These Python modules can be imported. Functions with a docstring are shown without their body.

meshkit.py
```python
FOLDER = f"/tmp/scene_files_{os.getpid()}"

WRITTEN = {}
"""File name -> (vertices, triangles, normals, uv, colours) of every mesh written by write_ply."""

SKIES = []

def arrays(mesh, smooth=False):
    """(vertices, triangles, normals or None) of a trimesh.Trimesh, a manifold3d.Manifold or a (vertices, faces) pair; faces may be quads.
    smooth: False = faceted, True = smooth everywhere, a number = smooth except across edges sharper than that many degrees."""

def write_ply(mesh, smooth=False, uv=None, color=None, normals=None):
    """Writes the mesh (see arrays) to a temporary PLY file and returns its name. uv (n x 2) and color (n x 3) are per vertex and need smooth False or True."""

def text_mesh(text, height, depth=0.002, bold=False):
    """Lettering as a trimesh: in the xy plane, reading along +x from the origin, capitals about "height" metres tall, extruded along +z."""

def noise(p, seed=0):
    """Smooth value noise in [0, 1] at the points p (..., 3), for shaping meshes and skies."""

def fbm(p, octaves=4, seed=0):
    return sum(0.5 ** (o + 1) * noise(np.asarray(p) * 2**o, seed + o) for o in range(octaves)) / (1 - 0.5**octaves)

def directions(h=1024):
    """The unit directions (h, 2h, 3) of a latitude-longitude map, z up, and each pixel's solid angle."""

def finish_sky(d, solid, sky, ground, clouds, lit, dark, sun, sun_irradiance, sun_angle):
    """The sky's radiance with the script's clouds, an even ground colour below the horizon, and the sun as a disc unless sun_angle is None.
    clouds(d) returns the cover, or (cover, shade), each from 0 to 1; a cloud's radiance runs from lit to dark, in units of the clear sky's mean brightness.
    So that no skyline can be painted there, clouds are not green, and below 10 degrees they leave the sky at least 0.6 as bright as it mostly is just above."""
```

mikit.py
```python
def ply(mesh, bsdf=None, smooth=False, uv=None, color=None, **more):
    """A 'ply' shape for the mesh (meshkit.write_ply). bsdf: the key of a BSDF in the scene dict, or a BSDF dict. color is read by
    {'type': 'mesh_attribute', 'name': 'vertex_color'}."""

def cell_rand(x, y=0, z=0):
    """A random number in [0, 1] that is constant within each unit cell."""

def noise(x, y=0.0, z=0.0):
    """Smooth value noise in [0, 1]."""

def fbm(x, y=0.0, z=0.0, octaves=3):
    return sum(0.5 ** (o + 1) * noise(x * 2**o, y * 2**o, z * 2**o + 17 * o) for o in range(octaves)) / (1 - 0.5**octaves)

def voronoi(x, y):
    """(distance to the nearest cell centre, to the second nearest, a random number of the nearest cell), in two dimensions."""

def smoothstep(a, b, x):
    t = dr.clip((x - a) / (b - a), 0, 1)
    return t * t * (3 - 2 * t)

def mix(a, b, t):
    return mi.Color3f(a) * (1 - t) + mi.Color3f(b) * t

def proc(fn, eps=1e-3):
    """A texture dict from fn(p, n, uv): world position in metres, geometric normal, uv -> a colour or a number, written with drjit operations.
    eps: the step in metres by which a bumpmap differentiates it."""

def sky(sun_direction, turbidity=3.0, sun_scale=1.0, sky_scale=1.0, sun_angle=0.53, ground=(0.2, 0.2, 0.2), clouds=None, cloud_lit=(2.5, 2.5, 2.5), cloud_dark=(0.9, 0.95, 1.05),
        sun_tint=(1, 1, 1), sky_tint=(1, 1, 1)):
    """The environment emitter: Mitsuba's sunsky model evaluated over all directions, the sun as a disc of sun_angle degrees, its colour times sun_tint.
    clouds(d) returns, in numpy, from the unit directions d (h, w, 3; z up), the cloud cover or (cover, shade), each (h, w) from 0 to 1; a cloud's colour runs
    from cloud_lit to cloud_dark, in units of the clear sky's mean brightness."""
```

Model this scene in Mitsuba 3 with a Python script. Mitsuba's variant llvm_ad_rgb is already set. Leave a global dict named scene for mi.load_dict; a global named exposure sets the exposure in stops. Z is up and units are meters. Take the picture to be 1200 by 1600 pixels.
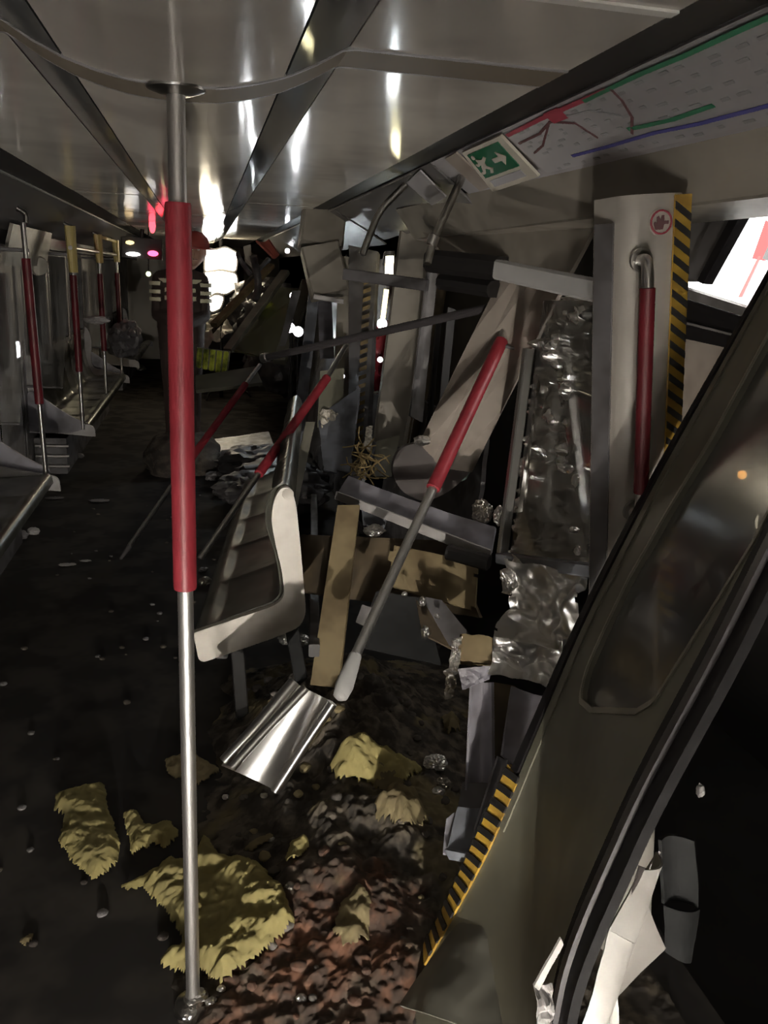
import math, random
import numpy as np
import trimesh
import manifold3d as m3
import mitsuba as mi
import drjit as dr
import mikit, meshkit
from shapely.geometry import Polygon, Point
import shapely

T = mi.ScalarTransform4f
scene = {}
labels = {}

# ------------------------------------------------------------------ camera, light, exposure
scene['camera'] = {'type': 'perspective', 'fov': 49.55, 'fov_axis': 'x', 'near_clip': 0.02, 'far_clip': 200.0,
                   'to_world': T().look_at(origin=[0, 0, 1.7], target=[0.20913, 0.9395, 1.42868], up=[0.0102, 0.27534, 0.96129])}
exposure = 0.0
FLOOD = 30.0        # rescue floodlight at the far end (warm white)
LANTERN = 420.0      # tube light standing on the floor behind the photographer
EMERGENCY = 1.5     # emergency ceiling lamp behind the photographer
SIGNBOX = 5.0       # backlit panel outside the doorway
BEAM = 15.0         # hand lamp on the floor behind the photographer, its beam aimed at the wreck
TORCH = 130.0        # hand torches among the wreckage (cold white)

rng = np.random.default_rng(7)

# ------------------------------------------------------------------ materials
N, FB = mikit.noise, mikit.fbm


def rgb(*c):
    return {'type': 'rgb', 'value': list(c)}


def pr(name, base, rough=0.5, metal=0.0, spec=0.5, **more):
    d = {'type': 'principled', 'base_color': base if isinstance(base, dict) else rgb(*base), 'roughness': rough, 'metallic': metal, **more}
    if metal < 0.5:
        d['specular'] = spec
    scene[name] = {'type': 'twosided', 'bsdf': d}
    return name


def grime(c1, c2, scale=6.0, lo=0.35, hi=0.7, octaves=4):
    def fn(p, n, uv):
        t = mikit.smoothstep(lo, hi, FB(p.x * scale, p.y * scale, p.z * scale, octaves))
        return mikit.mix(c1, c2, t)
    return mikit.proc(fn)


pr('m_ceiling', grime((.52, .49, .45), (.40, .37, .34), 3.0), 0.11, spec=0.5)
pr('m_strip', (.035, .038, .04), 0.10, spec=0.6)
pr('m_seam', (.16, .135, .105), 0.55)
pr('m_black', (.012, .011, .011), 0.5)
pr('m_rubber', (.008, .007, .008), 0.6, spec=0.2)
pr('m_rubber_dark', (.006, .006, .006), 0.6, spec=.2)
pr('m_rubber_light', (.055, .05, .053), 0.42)
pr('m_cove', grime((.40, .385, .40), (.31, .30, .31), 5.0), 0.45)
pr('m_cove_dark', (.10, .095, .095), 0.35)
pr('m_post', grime((.56, .525, .475), (.46, .43, .385), 4.0), 0.4)
pr('m_beige', grime((.30, .275, .235), (.21, .19, .16), 5.0), 0.42)
pr('m_board', grime((.40, .35, .305), (.29, .245, .21), 6.0), 0.5)
pr('m_greywhite', grime((.50, .485, .48), (.40, .38, .37), 7.0), 0.5)
pr('m_lilac', grime((.33, .325, .37), (.20, .19, .21), 9.0), 0.4)
pr('m_bluegrey', grime((.22, .235, .27), (.11, .115, .13), 9.0), 0.4)
pr('m_greydark', grime((.13, .125, .13), (.07, .065, .065), 8.0), 0.45)
pr('m_greymid', grime((.22, .21, .215), (.13, .125, .12), 8.0), 0.42)
pr('m_steel', (.80, .78, .75), 0.26, 1.0)
pr('m_steel_brushed', (.84, .82, .79), 0.42, 1.0)
pr('m_steel_dull', grime((.52, .50, .47), (.36, .345, .32), 9.0), 0.3, 1.0)
pr('m_mirror', (.82, .80, .77), 0.20, 1.0)
pr('m_alu', (.50, .49, .47), 0.35, 1.0)
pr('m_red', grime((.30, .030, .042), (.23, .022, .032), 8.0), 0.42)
pr('m_olive', grime((.155, .15, .112), (.115, .11, .083), 5.0), 0.42)
pr('m_olive_light', grime((.30, .285, .23), (.21, .20, .16), 8.0), 0.45)
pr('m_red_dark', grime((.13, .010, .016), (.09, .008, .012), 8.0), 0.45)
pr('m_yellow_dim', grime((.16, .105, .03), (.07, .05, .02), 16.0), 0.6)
pr('m_cloth_dim', grime((.024, .0245, .025), (.015, .0155, .016), 8.0), 0.8, spec=.2)
pr('m_mauve', grime((.11, .092, .088), (.075, .064, .062), 6.0), 0.5)
pr('m_olive_mid', grime((.17, .165, .138), (.11, .107, .088), 6.0), 0.42)
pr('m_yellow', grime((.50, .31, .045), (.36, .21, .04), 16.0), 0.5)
pr('m_foil', (.90, .88, .84), 0.30, 1.0)
pr('m_foil_dull', grime((.62, .59, .54), (.36, .33, .28), 12.0), 0.24, 1.0)
pr('m_seat_end', grime((.80, .75, .67), (.66, .60, .52), 12.0, .5, .85), 0.35)
pr('m_seat_steel', grime((.36, .36, .33), (.22, .22, .19), 6.0), 0.24, 1.0)
pr('m_seat_dark', grime((.13, .13, .11), (.075, .075, .06), 5.0), 0.32, 0.35)
pr('m_wood', grime((.20, .155, .082), (.125, .09, .045), 9.0), 0.75)
pr('m_wood_dark', grime((.115, .085, .05), (.05, .038, .026), 6.0), 0.75)
pr('m_white', (.82, .80, .76), 0.5)
pr('m_white_grey', (.52, .515, .51), 0.45)
pr('m_sheet', grime((.82, .79, .75), (.66, .62, .58), 5.0), 0.45)
pr('m_map', (.41, .40, .415), 0.45)
pr('m_green', (.012, .11, .05), 0.5)
pr('m_mapgreen', (.03, .16, .085), 0.5)
pr('m_mapred', (.34, .05, .075), 0.5)
pr('m_mapblue', (.07, .07, .26), 0.5)
pr('m_mapbrown', (.12, .055, .06), 0.5)
pr('m_mapgrey', (.32, .32, .33), 0.5)
pr('m_teal', (.30, .42, .38), 0.4)
pr('m_pink', (.62, .20, .15), 0.35)
pr('m_skin', (.42, .25, .18), 0.6)
pr('m_jacket', (.035, .022, .018), 0.8)
pr('m_band', (.62, .58, .42), 0.4)
pr('m_helmet', (.30, .05, .04), 0.3)
pr('m_hivis', grime((.42, .46, .06), (.10, .12, .03), 14.0), 0.6)
pr('m_warmyellow', (.62, .50, .20), 0.4)
pr('m_plywhite', (.66, .62, .54), 0.6)
pr('m_windowgreen', grime((.40, .42, .22), (.20, .22, .11), 3.0), 0.35)
pr('m_straw', (.38, .28, .13), 0.8)
pr('m_floor', grime((.034, .032, .031), (.062, .057, .051), 7.0), 0.85, spec=0.1)
pr('m_tunnel', grime((.06, .058, .055), (.04, .038, .036), 1.2), 0.9)


def wool_fn(p, n, uv):
    t = FB(p.x * 40, p.y * 40, p.z * 40, 3)
    g = mikit.smoothstep(.35, .75, FB(p.x * 9 + 3, p.y * 9, p.z * 9, 3))
    return mikit.mix(mikit.mix((.44, .38, .165), (.32, .27, .115), t), (.27, .235, .12), g * .55)


def brownwool_fn(p, n, uv):
    t = FB(p.x * 30, p.y * 30, p.z * 30, 3)
    return mikit.mix((.30, .25, .135), (.15, .12, .075), t)


def debris_fn(p, n, uv):
    a = FB(p.x * 22, p.y * 22, p.z * 22, 4)
    base = mikit.mix((.045, .040, .035), (.15, .128, .10), mikit.smoothstep(.35, .72, a))
    # the rusty brown patch nearest the doorway
    d = dr.sqrt(dr.square((p.x - .27) / .27) + dr.square((p.y - 1.68) / .33)) + (FB(p.x * 9, p.y * 9, 3.0, 3) - .5) * 1.1
    rust = mikit.mix((.185, .095, .062), (.075, .052, .042), mikit.smoothstep(.3, .65, FB(p.x * 35 + 5, p.y * 35, p.z * 35, 3)))
    base = mikit.mix(base, rust, mikit.smoothstep(1.1, .45, d))
    w = mikit.smoothstep(.57, .69, FB(p.x * 6 + 11, p.y * 6 + 4, p.z * 6, 3)) * mikit.smoothstep(1.5, 2.1, p.y)
    return mikit.mix(base, mikit.mix((.28, .235, .12), (.15, .12, .07), a), w * .75)


pr('m_foil_soft', (.70, .67, .61), 0.30, 1.0)
pr('m_wool', mikit.proc(wool_fn), 0.95, spec=0.05)
pr('m_brownwool', mikit.proc(brownwool_fn), 0.95, spec=0.05)
pr('m_debris', mikit.proc(debris_fn), 0.85, spec=0.2)
pr('m_chunk_dark', grime((.06, .052, .047), (.12, .105, .085), 20.0), 0.85, spec=0.2)
pr('m_chunk_rust', grime((.15, .085, .06), (.075, .055, .045), 25.0), 0.85, spec=0.2)
pr('m_chunk_grey', grime((.21, .19, .175), (.12, .11, .10), 25.0), 0.8, spec=0.2)
pr('m_chunk_tan', grime((.30, .25, .14), (.19, .155, .09), 25.0), 0.9, spec=0.1)
scene['m_glass'] = {'type': 'thindielectric', 'int_ior': 1.5}
scene['m_smoked'] = {'type': 'blendbsdf', 'weight': 0.62,
                     'a': {'type': 'thindielectric', 'int_ior': 1.5},
                     'b': {'type': 'twosided', 'bsdf': {'type': 'principled', 'base_color': rgb(.045, .044, .04), 'roughness': 0.16, 'specular': 0.6}}}
scene['m_dirtyglass'] = {'type': 'blendbsdf', 'weight': 0.10,
                         'a': {'type': 'thindielectric', 'int_ior': 1.5},
                         'b': {'type': 'twosided', 'bsdf': {'type': 'principled', 'base_color': rgb(.16, .155, .14), 'roughness': 0.3, 'specular': 0.5}}}


# ------------------------------------------------------------------ helpers
def V(*a):
    return np.array(a[0] if len(a) == 1 else a, float)


def unit(v):
    v = V(v)
    return v / max(np.linalg.norm(v), 1e-12)


def cat(*ms):
    ms = [m for m in ms if m is not None]
    return trimesh.util.concatenate(ms) if len(ms) > 1 else ms[0]


def numbered(name):
    """The key NAME, or the next free NAME_001 ..."""
    def taken(k):
        return k in scene or k in labels or any(s.startswith(k + '__') for s in scene)
    if not taken(name):
        return name
    i = 1
    while taken('%s_%03d' % (name, i)):
        i += 1
    return '%s_%03d' % (name, i)


def thing(name, label, category, group=None):
    k = numbered(name)
    labels[k] = {'label': label, 'category': category}
    if group:
        labels[k]['group'] = group
    return k


def part(parent, name, mesh, mat, smooth=False, label=None, **more):
    k = numbered(parent + '__' + name)
    scene[k] = mikit.ply(mesh, mat, smooth, **more)
    if label:
        labels[k] = {'label': label}
    return k


def one(name, label, category, mesh, mat, smooth=False, group=None, kind=None, **more):
    """A thing that is one mesh."""
    k = numbered(name)
    scene[k] = mikit.ply(mesh, mat, smooth, **more)
    labels[k] = {'label': label, 'category': category}
    if group:
        labels[k]['group'] = group
    if kind:
        labels[k]['kind'] = kind
    return k


def struct(name, mesh, mat, label=None, smooth=False):
    scene[name] = mikit.ply(mesh, mat, smooth)
    labels[name] = {'kind': 'structure'}
    if label:
        labels[name]['label'] = label
    return name


def grid_mesh(P, closed_u=False):
    """Triangles over a (n, m, 3) array of points."""
    n, m = P.shape[:2]
    v = P.reshape(-1, 3)
    i, j = np.meshgrid(np.arange(n - 1), np.arange(m - 1), indexing='ij')
    a, b, c, d = i * m + j, (i + 1) * m + j, (i + 1) * m + j + 1, i * m + j + 1
    f = np.concatenate([np.stack([a, b, c], -1).reshape(-1, 3), np.stack([a, c, d], -1).reshape(-1, 3)])
    return v, f


def solid(P, t, keep=None):
    """A sheet (n, m, 3) given thickness t along its normals, closed at its rim. keep: (n-1, m-1) mask of the cells that stay."""
    n, m = P.shape[:2]
    du, dv = np.gradient(P, axis=0), np.gradient(P, axis=1)
    nn = np.cross(du, dv)
    nn /= np.linalg.norm(nn, axis=-1, keepdims=True) + 1e-12
    A, B = P + nn * t / 2, P - nn * t / 2
    v = np.vstack([A.reshape(-1, 3), B.reshape(-1, 3)])
    k = n * m
    i, j = np.meshgrid(np.arange(n - 1), np.arange(m - 1), indexing='ij')
    if keep is None:
        keep = np.ones((n - 1, m - 1), bool)
    i, j = i[keep], j[keep]
    a, b, c, d = i * m + j, (i + 1) * m + j, (i + 1) * m + j + 1, i * m + j + 1
    top = np.concatenate([np.stack([a, b, c], -1), np.stack([a, c, d], -1)])
    e = np.concatenate([np.stack([a, b], -1), np.stack([b, c], -1), np.stack([c, d], -1), np.stack([d, a], -1)])
    s = set(map(tuple, e.tolist()))
    rim = np.array([x for x in s if (x[1], x[0]) not in s])
    side = np.concatenate([np.stack([rim[:, 0] + 0, rim[:, 0] + k, rim[:, 1] + k], -1), np.stack([rim[:, 0], rim[:, 1] + k, rim[:, 1]], -1)])
    f = np.vstack([top, top[:, ::-1] + k, side])
    return trimesh.Trimesh(v, f, process=False)


def bil(c, n, m):
    """Bilinear points over four corners c00, c10, c11, c01 (going round)."""
    c = [V(x) for x in c]
    u = np.linspace(0, 1, n)[:, None, None]
    w = np.linspace(0, 1, m)[None, :, None]
    return c[0] * (1 - u) * (1 - w) + c[1] * u * (1 - w) + c[2] * u * w + c[3] * (1 - u) * w


def slab(c, t=0.01, n=2, m=2, amp=0.0, freq=6.0, seed=0, bulge=0.0, ridged=False, ragged=0.0, octaves=4):
    """A board, sheet or foil over four corners: n x m points, bulged and crumpled along its normal."""
    P = bil(c, n, m)
    nrm = unit(np.cross(V(c[1]) - V(c[0]), V(c[3]) - V(c[0])))
    u = np.linspace(0, 1, n)[:, None]
    w = np.linspace(0, 1, m)[None, :]
    h = bulge * 4 * u * (1 - u) * np.ones_like(w)
    if amp:
        f = meshkit.fbm(P * freq + seed * 3.7, octaves, seed)
        if ridged:
            f = 1 - np.abs(2 * f - 1) * 2.2
            f = f + .5 * (1 - np.abs(2 * meshkit.fbm(P * freq * 2.3 + 9.1, 3, seed + 5) - 1) * 2.2)
        h = h + amp * (f - f.mean())
    P = P + h[..., None] * nrm
    keep = None
    if ragged:
        Q = (P[1:, 1:] + P[:-1, :-1]) / 2
        uu = (u[1:] + u[:-1]) / 2 * np.ones((1, m - 1))
        ww = (w[:, 1:] + w[:, :-1]) / 2 * np.ones((n - 1, 1))
        edge = np.minimum(np.minimum(uu, 1 - uu), np.minimum(ww, 1 - ww))
        keep = edge > ragged * (meshkit.fbm(Q * 16 + seed, 4, seed) - .25)
    return solid(P, t, keep)


def beam(a, b, w, h, up=(0, 0, 1), bev=0.004):
    """A bar from a to b, w wide and h high, its edges chamfered."""
    a, b = V(a), V(b)
    d = unit(b - a)
    s = unit(np.cross(d, unit(up)))
    q = np.cross(s, d)
    e = min(bev, w * .3, h * .3)
    ring = [(-w / 2 + e, -h / 2), (w / 2 - e, -h / 2), (w / 2, -h / 2 + e), (w / 2, h / 2 - e), (w / 2 - e, h / 2), (-w / 2 + e, h / 2), (-w / 2, h / 2 - e), (-w / 2, -h / 2 + e)]
    pts = np.array([[p + x * s + y * q for x, y in ring] for p in (a, b)])
    v = pts.reshape(-1, 3)
    f = [[i, (i + 1) % 8, 8 + (i + 1) % 8] for i in range(8)] + [[i, 8 + (i + 1) % 8, 8 + i] for i in range(8)]
    f += [[0, i + 1, i] for i in range(1, 7)] + [[8, 8 + i, 8 + i + 1] for i in range(1, 7)]
    m = trimesh.Trimesh(v, np.array(f), process=False)
    m.fix_normals()
    return m


def box(x0, x1, y0, y1, z0, z1, bev=0.004):
    return beam(((x0 + x1) / 2, y0, (z0 + z1) / 2), ((x0 + x1) / 2, y1, (z0 + z1) / 2), x1 - x0, z1 - z0, bev=bev)


def tube(pts, r, sides=16, caps=True):
    """A round bar along the points; r one radius or one per point."""
    p = np.array(pts, float)
    r = np.broadcast_to(np.asarray(r, float), (len(p),))
    t = np.gradient(p, axis=0)
    t /= np.linalg.norm(t, axis=1, keepdims=True) + 1e-12
    a = np.zeros_like(p)
    ref = V(0, 0, 1) if abs(t[0][2]) < .9 else V(1, 0, 0)
    a[0] = unit(np.cross(t[0], ref))
    for i in range(1, len(p)):
        a[i] = unit(a[i - 1] - t[i] * np.dot(a[i - 1], t[i]))
    b = np.cross(t, a)
    ang = np.arange(sides) * 2 * np.pi / sides
    v = p[:, None] + r[:, None, None] * (np.cos(ang)[None, :, None] * a[:, None] + np.sin(ang)[None, :, None] * b[:, None])
    v = v.reshape(-1, 3)
    i, j = np.meshgrid(np.arange(len(p) - 1), np.arange(sides), indexing='ij')
    q = np.stack([i * sides + j, i * sides + (j + 1) % sides, (i + 1) * sides + (j + 1) % sides, (i + 1) * sides + j], -1).reshape(-1, 4)
    f = [q[:, [0, 1, 2]], q[:, [0, 2, 3]]]
    if caps:
        k = len(v)
        v = np.vstack([v, p[0], p[-1]])
        s = np.arange(sides)
        f += [np.stack([(s + 1) % sides, s, np.full(sides, k)], -1), np.stack([k - sides + s, k - sides + (s + 1) % sides, np.full(sides, k + 1)], -1)]
    return trimesh.Trimesh(v, np.vstack(f), process=False)


def bend(pts, n=8, r=0.05):
    """Rounds the corners of a polyline."""
    pts = [V(p) for p in pts]
    out = [pts[0]]
    for a, b, c in zip(pts, pts[1:], pts[2:]):
        k1, k2 = b + unit(a - b) * min(r, .45 * np.linalg.norm(a - b)), b + unit(c - b) * min(r, .45 * np.linalg.norm(c - b))
        for s in np.linspace(0, 1, n):
            out.append(k1 * (1 - s) ** 2 + 2 * b * s * (1 - s) + k2 * s * s)
    return np.array(out + [pts[-1]])


def lathe(profile, a, b, sides=24):
    """Profile (r, fraction of a to b) turned about the axis from a to b."""
    a, b = V(a), V(b)
    d = unit(b - a)
    s = unit(np.cross(d, (1, 0, 0) if abs(d[0]) < .8 else (0, 1, 0)))
    q = np.cross(d, s)
    ang = np.arange(sides) * 2 * np.pi / sides
    rings = np.array([[a + (b - a) * t + max(r, 1e-4) * (math.cos(g) * s + math.sin(g) * q) for g in ang] for r, t in profile])
    v = rings.reshape(-1, 3)
    i, j = np.meshgrid(np.arange(len(profile) - 1), np.arange(sides), indexing='ij')
    k = np.stack([i * sides + j, i * sides + (j + 1) % sides, (i + 1) * sides + (j + 1) % sides, (i + 1) * sides + j], -1).reshape(-1, 4)
    n = len(v)
    v = np.vstack([v, rings[0].mean(0), rings[-1].mean(0)])
    g = np.arange(sides)
    f = np.vstack([k[:, [0, 1, 2]], k[:, [0, 2, 3]], np.stack([(g + 1) % sides, g, np.full(sides, n)], -1), np.stack([n - sides + g, n - sides + (g + 1) % sides, np.full(sides, n + 1)], -1)])
    return trimesh.Trimesh(v, f, process=False)


def poly3(outline, t, O, U, W, holes=()):
    """A flat panel of thickness t: the 2-D outline laid on the axes U, W at O."""
    pg = Polygon(outline, holes)
    m = trimesh.creation.extrude_polygon(pg, t, engine='earcut')
    U, W = unit(U), unit(W)
    Nn = np.cross(U, W)
    v = m.vertices
    m.vertices = V(O) + v[:, :1] * U + v[:, 1:2] * W + (v[:, 2:] - t / 2) * Nn
    return m


def hull_pts(pts):
    return trimesh.convex.convex_hull(np.array(pts, float))


def rock(c, r, seed, squash=(1, 1, .6), sub=1):
    m = trimesh.creation.icosphere(subdivisions=sub)
    v = m.vertices
    v = v * (0.65 + .75 * meshkit.fbm(v * 1.3 + seed * 7.3, 3, seed))[:, None] * np.array(squash) * r
    a = seed * 2.399
    R = np.array([[math.cos(a), -math.sin(a), 0], [math.sin(a), math.cos(a), 0], [0, 0, 1]])
    m.vertices = v @ R.T + V(c)
    return m


def crumple(c, r, seed, squash=(1, 1, .7), sub=3):
    """A crumpled ball of foil."""
    m = trimesh.creation.icosphere(subdivisions=sub)
    v = m.vertices
    f = meshkit.fbm(v * 2.2 + seed * 5.1, 3, seed)
    g = 1 - np.abs(2 * meshkit.fbm(v * 4.0 + seed, 3, seed + 3) - 1) * 2
    m.vertices = v * (0.55 + .7 * f + .28 * g)[:, None] * np.array(squash) * r + V(c)
    return m


def sstep(a, b, x):
    t = np.clip((x - a) / (b - a), 0, 1)
    return t * t * (3 - 2 * t)

# ------------------------------------------------------------------ the setting: floor, ceiling, coves, walls, tunnel
struct('floor', box(-1.40, 1.22, -2.6, 16.6, -.06, 0.0), 'm_floor', 'dark dirty carriage floor')
struct('ground', box(-4.5, 4.5, -4, 22, -1.15, -1.05), 'm_tunnel', 'dark trackbed outside the carriage')
struct('wall_tunnel_right', box(3.3, 3.4, -4, 22, -1.05, 4.2), 'm_tunnel', 'dark tunnel wall')
struct('wall_tunnel_left', box(-3.4, -3.3, -4, 22, -1.05, 4.2), 'm_tunnel', 'dark tunnel wall')
struct('wall_back', box(-1.40, 1.30, -2.66, -2.6, 0, 2.1), 'm_white', 'pale end wall of the carriage')

BULGE = [(-.335, 2.089), (-.275, 2.053), (-.226, 2.031), (-.175, 2.016), (-.123, 2.006), (-.042, 2.001), (.04, 2.006), (.094, 2.018), (.142, 2.032), (.195, 2.056), (.252, 2.089)]
bx, bz = np.array(BULGE).T


def ceil_z(x):
    return np.interp(x, bx, bz, left=2.089, right=2.089)


def ceil_sheet(x0, x1, y0, y1, nx, ny, drop=0.0, t=0.006, amp=0.006, seed=1):
    x = np.linspace(x0, x1, nx)[:, None] * np.ones((1, ny))
    y = np.linspace(y0, y1, ny)[None, :] * np.ones((nx, 1))
    wob = amp * sstep(1.7, 4.5, y) * (meshkit.fbm(np.stack([x * 2.2, y * .9, x * 0 + seed], -1), 3, 3) - .5) * 2
    return solid(np.stack([x, y, ceil_z(x) - drop + wob], -1), t)


labels['ceiling'] = {'kind': 'structure', 'label': 'glossy ceiling of the carriage with a rounded centre panel'}
ysegs = [(-2.6, 1.625), (1.745, 5.30), (5.34, 6.95), (6.99, 10.4), (10.44, 13.6), (13.64, 16.6)]
for (a, b) in ysegs:
    ny = max(3, int((b - a) / .12))
    part('ceiling', 'panel', ceil_sheet(-.718, -.34, a, b, 8, ny, seed=1), 'm_ceiling', 30)
    part('ceiling', 'panel', ceil_sheet(-.222, .140, a, b, 16, ny, seed=1), 'm_ceiling', 60)
    part('ceiling', 'panel', ceil_sheet(.256, .668, a, b, 8, ny, seed=1), 'm_ceiling', 30)
    part('ceiling', 'light_strip', ceil_sheet(.144, .252, a, b, 6, ny, seed=1), 'm_strip', 60, 'unlit dark light strip')
    part('ceiling', 'light_strip', ceil_sheet(-.336, -.226, a, b, 6, ny, seed=1), 'm_strip', 60, 'unlit dark light strip')
part('ceiling', 'seam', ceil_sheet(.255, .668, 1.622, 1.748, 8, 3, .002, .006, 0), 'm_seam', 30, 'brown cross seam')
part('ceiling', 'seam', ceil_sheet(-.335, .254, 1.622, 1.748, 22, 3, .002, .006, 0), 'm_seam', 60, 'brown cross seam')
part('ceiling', 'seam', ceil_sheet(-.718, -.336, 1.622, 1.748, 8, 3, .002, .006, 0), 'm_seam', 30, 'brown cross seam')
part('ceiling', 'trim', ceil_sheet(-.718, .668, 1.610, 1.620, 60, 3, .003, .006, 0), 'm_cove', 60)
part('ceiling', 'trim', ceil_sheet(-.718, .668, 1.750, 1.758, 60, 3, .002, .006, 0), 'm_cove', 60)
part('ceiling', 'trim', ceil_sheet(.256, .668, 1.226, 1.250, 8, 3, .004, .006, 0), 'm_white', 30)
# roof above the ceiling, so that no light enters from over it
struct('roof', box(-1.5, 1.5, -2.7, 16.7, 2.20, 2.24), 'm_black', 'dark roof above the ceiling')

# right cornice: a black gap, then the sloping cove panel and the header over the windows
struct('trim_1', slab([(.668, -2.6, 2.093), (.668, 16.6, 2.093), (.770, 16.6, 2.096), (.770, -2.6, 2.096)], .008), 'm_black', 'black gap along the right edge of the ceiling')
struct('trim_2', slab([(-.718, -2.6, 2.093), (-.718, 16.6, 2.093), (-.89, 16.6, 2.086), (-.89, -2.6, 2.086)], .008), 'm_black', 'black gap along the left edge of the ceiling')
struct('trim_3', beam((-.893, -2.6, 2.078), (-.893, 16.6, 2.078), .016, .012), 'm_alu', 'thin metal edge of the left cove')
struct('trim_4', beam((.776, 3.3, 2.084), (.776, 16.6, 2.084), .010, .008), 'm_alu', 'thin metal edge of the right cove')

labels['wall_right'] = {'kind': 'structure', 'label': 'torn right side of the carriage'}
# the cove panel over the doorway carries the line map
CV = [V(.770, .20, 2.089), V(.770, 2.98, 2.089), V(.912, 2.98, 1.998), V(.975, .20, 1.972)]


def cove_pt(y, s, off=0.0):
    """A point on the sloping cove panel: y along the car, s from its upper edge (0) to its lower edge (1), off its face."""
    a = (y - .20) / 2.78
    u = CV[0] * (1 - a) + CV[1] * a
    w = CV[3] * (1 - a) + CV[2] * a
    n = unit(np.cross(w - u, V(0, 1, 0)))
    if n[2] > 0:
        n = -n
    return u * (1 - s) + w * s + n * off


part('wall_right', 'cove_panel', slab([CV[0], CV[1], CV[2], CV[3]], .008, 12, 4, .003, 3), 'm_cove', 30)
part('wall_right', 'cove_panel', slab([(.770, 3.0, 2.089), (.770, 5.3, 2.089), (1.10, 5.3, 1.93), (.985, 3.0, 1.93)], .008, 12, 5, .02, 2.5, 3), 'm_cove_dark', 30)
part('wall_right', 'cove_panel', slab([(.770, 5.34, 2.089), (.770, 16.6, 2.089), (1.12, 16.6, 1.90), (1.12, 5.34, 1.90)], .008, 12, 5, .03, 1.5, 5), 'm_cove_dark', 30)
# header strip below the map, bent backwards over the torn window
part('wall_right', 'header', slab([(.974, .2, 1.974), (.888, 4.05, 2.010), (.985, 4.05, 1.885), (1.01, .2, 1.878)], .008, 24, 6, .004, 2.0, 8), 'm_beige', 30)
part('wall_right', 'header', slab([(.985, 4.05, 1.882), (1.01, .2, 1.876), (1.20, .2, 1.872), (1.18, 4.05, 1.868)], .010, 14, 4, .004, 2.0, 8), 'm_beige', 30)

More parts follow.
